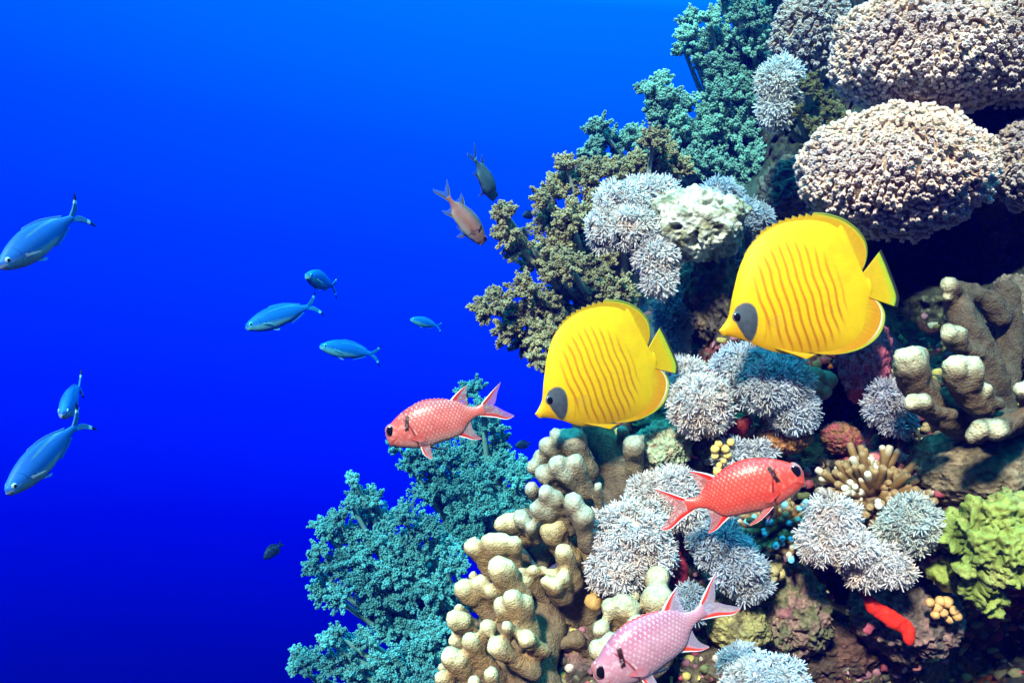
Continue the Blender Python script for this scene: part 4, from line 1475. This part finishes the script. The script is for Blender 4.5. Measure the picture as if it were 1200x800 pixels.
crust('sponge', [(1010, 692), (1025, 712), (1045, 725), (1062, 735), (1066, 752)], [4, 7, 9, 10, 5], 1.022, (.62, .02, .006), 'bright red sponge streak on the pinkish rock', 'sponge', 701)
crust('sponge', [(852, 512), (866, 502), (876, 492)], [7, 10, 6], 1.13, (.15, .008, .010), 'dark red glossy sponge right of the cream white tuft', 'sponge', 702)
crust('sponge', [(784, 640), (792, 660), (796, 684)], [10, 12, 10], 1.08, (.22, .015, .03), 'maroon crust sponge between the largest tuft and the bluish tuft', 'sponge', 703)
crust('sponge', [(1138, 168), (1146, 178), (1160, 170)], [6, 9, 6], 1.20, (.75, .12, .02), 'orange sponge patch beside the dome at the right edge', 'sponge', 704)
crust('sponge', [(1016, 738), (1022, 732)], [6, 5], 1.05, (.34, .06, .10), 'small pink crust below the red sponge streak', 'sponge', 705)


def nubs(name, spots, colour, label, cat, seed, d, r):
    acc = Acc()
    g = np.random.default_rng(seed)
    for (x, y) in spots:
        V, F = ICO[3]
        k = 1 + .16 * fbm(V * 1.6 + x, 2, seed)
        rr = r * g.uniform(.75, 1.2) * d / FPX
        acc.add(P(x, y, d + g.uniform(-.008, .008)) + V * k[:, None] * rr, [F], np.array(colour) * g.uniform(.85, 1.1))
    o = acc.build(name, M_sponge, None, P(*spots[0], d))
    tag(o, label, cat)


nubs('ball_sponge', [(842, 520), (850, 526), (838, 534), (848, 540), (856, 518), (841, 552), (848, 556), (852, 533), (838, 526), (843, 545)], (.80, .58, .16), 'cluster of yellow balls behind the orange red fish', 'sponge', 711, 1.09, 4.6)
nubs('knob_coral', [(1090, 706), (1098, 712), (1106, 718), (1110, 705), (1118, 715), (1113, 726), (1122, 722), (1102, 704), (1096, 720)], (.62, .36, .14), 'cluster of orange tan knobs under the yellow green coral', 'coral', 712, 1.02, 6)
nubs('knob_coral', [(700, 697), (708, 700), (695, 705), (716, 695), (722, 690), (704, 690), (712, 708)], (.45, .26, .08), 'ochre knobs below the largest white tuft', 'coral', 713, 1.06, 9)
nubs('knob_coral', [(905, 668), (902, 676), (912, 672), (909, 663), (899, 668)], (.55, .46, .20), 'pale yellow knobs right of the bluish white tuft', 'coral', 714, 1.07, 8)
nubs('knob_coral', [(945, 438), (956, 440), (968, 446), (964, 458), (950, 450)], (.20, .19, .12), 'dull olive knobs under the belly of the right butterflyfish', 'coral', 715, 1.13, 12)


def scatter_growth():
    """the countless little crusts, tubes and tufts that cover the rock between the corals"""
    g = np.random.default_rng(9)
    acc = Acc()
    K = 2600
    px, py = g.uniform(640, 1210, K), g.uniform(330, 815, K)
    ok = px > np.interp(py, LEFT_Y, LEFT_X) + 8
    ok &= ~((np.hypot((px - 1090) / 60, (py - 300) / 70) < 1))
    px, py = px[ok], py[ok]
    p = reef_point(px, py)
    cl = fbm(p * 18, 2, 5)
    pal = np.array([(.34, .06, .09), (.28, .20, .10), (.40, .34, .22), (.14, .16, .06), (.45, .14, .03), (.20, .05, .06), (.50, .44, .36), (.30, .12, .16), (.10, .08, .05), (.36, .30, .08)])
    which = (np.floor((cl + 1) * 9) + g.integers(0, 3, len(px))).astype(int) % len(pal)
    view = -norm(p)
    for k in range(len(px)):
        s = p[k][1] / FPX
        kind = g.integers(0, 3)
        c = pal[which[k]] * g.uniform(.5, 1.2)
        if kind < 2:
            V, F = ICO[2]
            r = g.uniform(2.0, 6.5) * s
            q = V * (1 + .35 * vnoise(V * 1.7 + k, 3))[:, None] * np.array([g.uniform(.8, 1.5), .7, g.uniform(.7, 1.2)]) * r
            acc.add(p[k] + view[k] * r * .3 + q, [F], c)
        else:
            dv = norm(view[k] + g.normal(0, .7, 3))
            L = g.uniform(5, 13) * s
            pts = curve_pts([p[k], p[k] + dv * L * .6, p[k] + norm(dv + g.normal(0, .4, 3)) * L], 5)
            V, F = tube(pts, np.linspace(1, .7, 5) * g.uniform(1.2, 2.6) * s, 6)
            t = np.concatenate([np.repeat(np.linspace(0, 1, 8), 6), [0, 1]])
            acc.add(V, F, mixc(c, c * 1.6 + .05, t))
    o = acc.build('encrusting_growth', M_sponge)
    tag(o, kind='stuff')


scatter_growth()


# ------------------------------------------------------------------ broccoli soft corals
def bud_template():
    n = 5
    prof = [(.5, -.4), (.85, .25), (.6, 1.0)]
    ang = np.arange(n) * 2 * np.pi / n
    V = np.array([(r * math.cos(t + i * .6), r * math.sin(t + i * .6), z) for i, (r, z) in enumerate(prof) for t in ang] + [(0, 0, 1.5)])
    Q = [(i * n + j, i * n + (j + 1) % n, (i + 1) * n + (j + 1) % n, (i + 1) * n + j) for i in range(2) for j in range(n)]
    T = [(2 * n + j, 2 * n + (j + 1) % n, 3 * n) for j in range(n)]
    return V, [np.array(Q), np.array(T)]


BUD = bud_template()


def broccoli(lobes, base, label, seed, d, c_lo, c_hi, stemc, bud=2.5, name='broccoli_coral', catk=44, droop=.0, trunk_r=16):
    g = np.random.default_rng(seed)
    acc, stem = Acc(), Acc()
    bp = P(base[0], base[1], base[2])
    extra = []
    for L in lobes:
        f = g.uniform(.30, .45)
        extra.append((L[0] + (base[0] - L[0]) * f + g.normal(0, 4), L[1] + (base[1] - L[1]) * f + g.normal(0, 4), L[2] * .85, d + (base[2] - d) * f + .02))
    for L in list(lobes) + extra:
        px, py, r = L[:3]
        dd = (L[3] if len(L) > 3 else d) + g.uniform(-.06, .06)
        s = dd / FPX
        c = P(px, py, dd)
        out = norm(c - bp + np.array([0, -.1, .05]))
        # limb
        mid = bp * .45 + c * .55 + np.array([0, .02, -.10 * np.linalg.norm(c - bp)])
        pts = curve_pts([bp, mid, c + out * r * s * .3], 14)
        rad = np.interp(np.linspace(0, 1, 14), [0, .4, 1], [trunk_r * .55, 5.5, 2.0]) * s
        V, F = tube(pts, rad, 8)
        stem.add(V, F, np.array(stemc))
        ltone = g.uniform(.72, 1.12)
        # catkins
        K = int(catk * (r / 22) ** 1.5) + 6
        dirs = norm(g.normal(0, 1, (int(K * 1.5), 3)) + out * .8)
        dirs = dirs[np.argsort(-(dirs @ (out + np.array([0, -.4, 0]))))][:K]
        for k in range(K):
            dv = norm(dirs[k] + np.array([0, 0, -droop]))
            r0 = r * s * g.uniform(.15, .45)
            ln = r * s * g.uniform(.55, 1.2)
            a = c + dirs[k] * r0 - out * r * s * .25
            w = g.uniform(.09, .15) * min(r, 24) * s
            nb = int(30 + ln / s * 1.2)
            t = g.uniform(0, 1, nb) ** .75
            th = g.uniform(0, 6.28, nb)
            M = frames(dv[None], np.array([0.0]))[0]
            rad = w * np.sqrt(np.clip(1 - (t - .25) ** 2 * 1.5, .05, 1))
            nloc = np.stack([np.cos(th), np.sin(th), .5 + (t > .85) * 1.2], 1)
            pl = np.stack([np.cos(th) * rad, np.sin(th) * rad, t * ln], 1)
            pos = a + pl @ M.T
            nn = norm(nloc @ M.T + g.normal(0, .25, (nb, 3)))
            size = bud * s * g.uniform(.38, .72, nb)
            V, F = instances(BUD[0], BUD[1], pos, frames(nn, g.uniform(0, 6, nb)), size)
            tone = g.uniform(.85, 1.12) * ltone
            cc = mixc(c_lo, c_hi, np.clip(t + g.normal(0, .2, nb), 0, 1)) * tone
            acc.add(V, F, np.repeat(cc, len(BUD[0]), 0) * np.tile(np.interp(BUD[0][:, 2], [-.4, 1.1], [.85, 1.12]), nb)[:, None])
    # thick main trunk into the rock
    V, F = tube(curve_pts([bp + np.array([.06, .10, -.06]), bp], 6), np.array([1.4, 1.3, 1.2, 1.1, 1.0, .9]) * trunk_r * base[2] / FPX, 14)
    stem.add(V, F, np.array(stemc))
    root = empty(name, bp)
    tag(root, label, 'soft coral', 'bushy broccoli soft corals')
    V, F, C = stem.get()
    mk('stem', V - bp, F, M_stem, C, root)
    V, F, C = acc.get()
    mk('polyp_clusters', V - bp, F, M_broc, C, root)


OL, OH = A3(.38, .29, .15), A3(.66, .53, .31)
broccoli([(592, 250, 15), (594, 272, 18), (610, 290, 20), (628, 306, 18), (570, 362, 17), (588, 352, 17), (598, 386, 20), (618, 372, 22), (618, 338, 20), (640, 352, 18), (650, 375, 20), (612, 402, 14), (640, 395, 20),
          (640, 232, 18), (660, 222, 22), (645, 262, 20), (668, 258, 22), (655, 288, 22), (668, 312, 24), (690, 330, 20), (650, 318, 18), (706, 300, 18), (720, 340, 20), (632, 420, 14),
          (664, 196, 15), (690, 208, 22), (700, 240, 22), (685, 275, 20), (720, 205, 20), (740, 195, 20), (772, 180, 20), (765, 165, 16), (760, 200, 20), (735, 225, 20), (795, 200, 18)], (735, 372, 1.72),
         'brown broccoli soft coral left of the pale rock, reaching into the blue', 801, 1.6, OL, OH, (.42, .42, .38), bud=2.5)
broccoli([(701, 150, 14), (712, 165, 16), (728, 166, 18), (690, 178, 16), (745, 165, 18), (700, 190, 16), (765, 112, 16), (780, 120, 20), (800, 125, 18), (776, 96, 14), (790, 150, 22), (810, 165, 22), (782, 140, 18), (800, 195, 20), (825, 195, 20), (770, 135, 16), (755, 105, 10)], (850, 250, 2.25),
         'teal broccoli soft coral behind the brown one, lower left of the tall teal bush', 802, 2.05, A3(.33, .44, .38), A3(.54, .72, .62), (.35, .38, .34), bud=2.4)  # teal water light and haze put into the polyp colours
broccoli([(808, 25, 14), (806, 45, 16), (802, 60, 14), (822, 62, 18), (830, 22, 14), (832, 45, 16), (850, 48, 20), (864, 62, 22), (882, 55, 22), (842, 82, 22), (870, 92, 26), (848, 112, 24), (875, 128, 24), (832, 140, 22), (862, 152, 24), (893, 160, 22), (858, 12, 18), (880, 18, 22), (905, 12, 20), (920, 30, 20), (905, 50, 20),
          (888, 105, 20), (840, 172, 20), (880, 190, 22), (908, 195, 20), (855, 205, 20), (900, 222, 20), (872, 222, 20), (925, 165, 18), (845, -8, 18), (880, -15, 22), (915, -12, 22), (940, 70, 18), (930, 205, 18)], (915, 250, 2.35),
         'tall teal broccoli soft coral at the top beside the polyp domes', 803, 2.1, A3(.33, .44, .38), A3(.54, .72, .62), (.35, .38, .34), bud=2.4)  # same polyp colours, teal of the water light and haze included
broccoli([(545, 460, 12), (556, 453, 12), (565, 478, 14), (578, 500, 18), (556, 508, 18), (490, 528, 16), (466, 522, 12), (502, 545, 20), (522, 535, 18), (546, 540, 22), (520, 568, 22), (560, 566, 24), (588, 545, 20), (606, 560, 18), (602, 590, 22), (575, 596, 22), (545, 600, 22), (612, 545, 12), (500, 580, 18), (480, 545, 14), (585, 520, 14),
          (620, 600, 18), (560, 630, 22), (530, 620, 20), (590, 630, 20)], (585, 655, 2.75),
         'teal broccoli soft coral directly below the pink fish', 804, 2.6, A3(.18, .34, .33), A3(.32, .58, .58), (.34, .37, .32), bud=2.1)  # blue-teal cast of the water light put into the polyp colours
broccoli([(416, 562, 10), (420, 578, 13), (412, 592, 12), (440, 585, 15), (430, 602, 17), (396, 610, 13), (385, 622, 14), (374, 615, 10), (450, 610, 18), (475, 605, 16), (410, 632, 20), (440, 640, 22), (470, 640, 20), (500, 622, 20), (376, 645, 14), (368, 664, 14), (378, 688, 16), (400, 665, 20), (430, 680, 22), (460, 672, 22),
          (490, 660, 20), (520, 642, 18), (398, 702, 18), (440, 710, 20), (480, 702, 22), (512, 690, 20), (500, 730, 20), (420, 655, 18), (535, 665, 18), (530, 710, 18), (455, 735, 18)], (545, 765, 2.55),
         'large teal broccoli soft coral at lower left, spreading into the blue', 805, 2.35, A3(.18, .34, .33), A3(.32, .58, .58), (.34, .38, .33), bud=2.2)  # polyp colours carry the teal cast of the water light
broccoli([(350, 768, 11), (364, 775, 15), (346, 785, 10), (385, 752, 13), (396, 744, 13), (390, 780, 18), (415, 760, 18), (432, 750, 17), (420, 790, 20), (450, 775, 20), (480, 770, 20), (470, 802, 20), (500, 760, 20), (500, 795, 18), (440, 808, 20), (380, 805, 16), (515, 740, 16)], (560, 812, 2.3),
         'teal broccoli soft coral at the bottom edge under the large one', 806, 2.15, A3(.18, .34, .33), A3(.32, .58, .58), (.36, .40, .36), bud=2.3)  # teal water light painted into these polyps as well
broccoli([(930, 115, 10), (945, 105, 12), (960, 118, 14), (975, 130, 13), (940, 135, 12), (955, 150, 12), (985, 140, 12), (925, 150, 9), (965, 165, 10), (950, 95, 10)], (965, 160, 1.42),
         'small olive green soft coral wedged between the pale round tuft and the domes', 807, 1.36, A3(.12, .12, .05), A3(.28, .28, .13), (.2, .3, .28), bud=2.2, trunk_r=8)

# ------------------------------------------------------------------ the water itself
hz = bpy.data.materials.new('sea water')
hz.use_nodes = True
hn, hl = hz.node_tree.nodes, hz.node_tree.links
hn.clear()
ho = hn.new('ShaderNodeOutputMaterial')
pv = hn.new('ShaderNodeVolumePrincipled')
pv.inputs['Color'].default_value = (0.0, 0.0015, 0.065, 1)
pv.inputs['Absorption Color'].default_value = (0.0, 0.82, 0.94, 1)
pv.inputs['Density'].default_value = 0.34
pv.inputs['Anisotropy'].default_value = 0.3
hl.new(pv.outputs[0], ho.inputs['Volume'])
lo, hi = np.array([-4.6, -.3, -3.4]), np.array([4.8, 7.2, 3.4])
V = np.array([[lo[0] if i & 1 == 0 else hi[0], lo[1] if i & 2 == 0 else hi[1], lo[2] if i & 4 == 0 else hi[2]] for i in range(8)])
Q = np.array([(0, 2, 3, 1), (4, 5, 7, 6), (0, 1, 5, 4), (2, 6, 7, 3), (0, 4, 6, 2), (1, 3, 7, 5)])
tag(mk('haze', V, [Q], hz, smooth=False), kind='stuff')
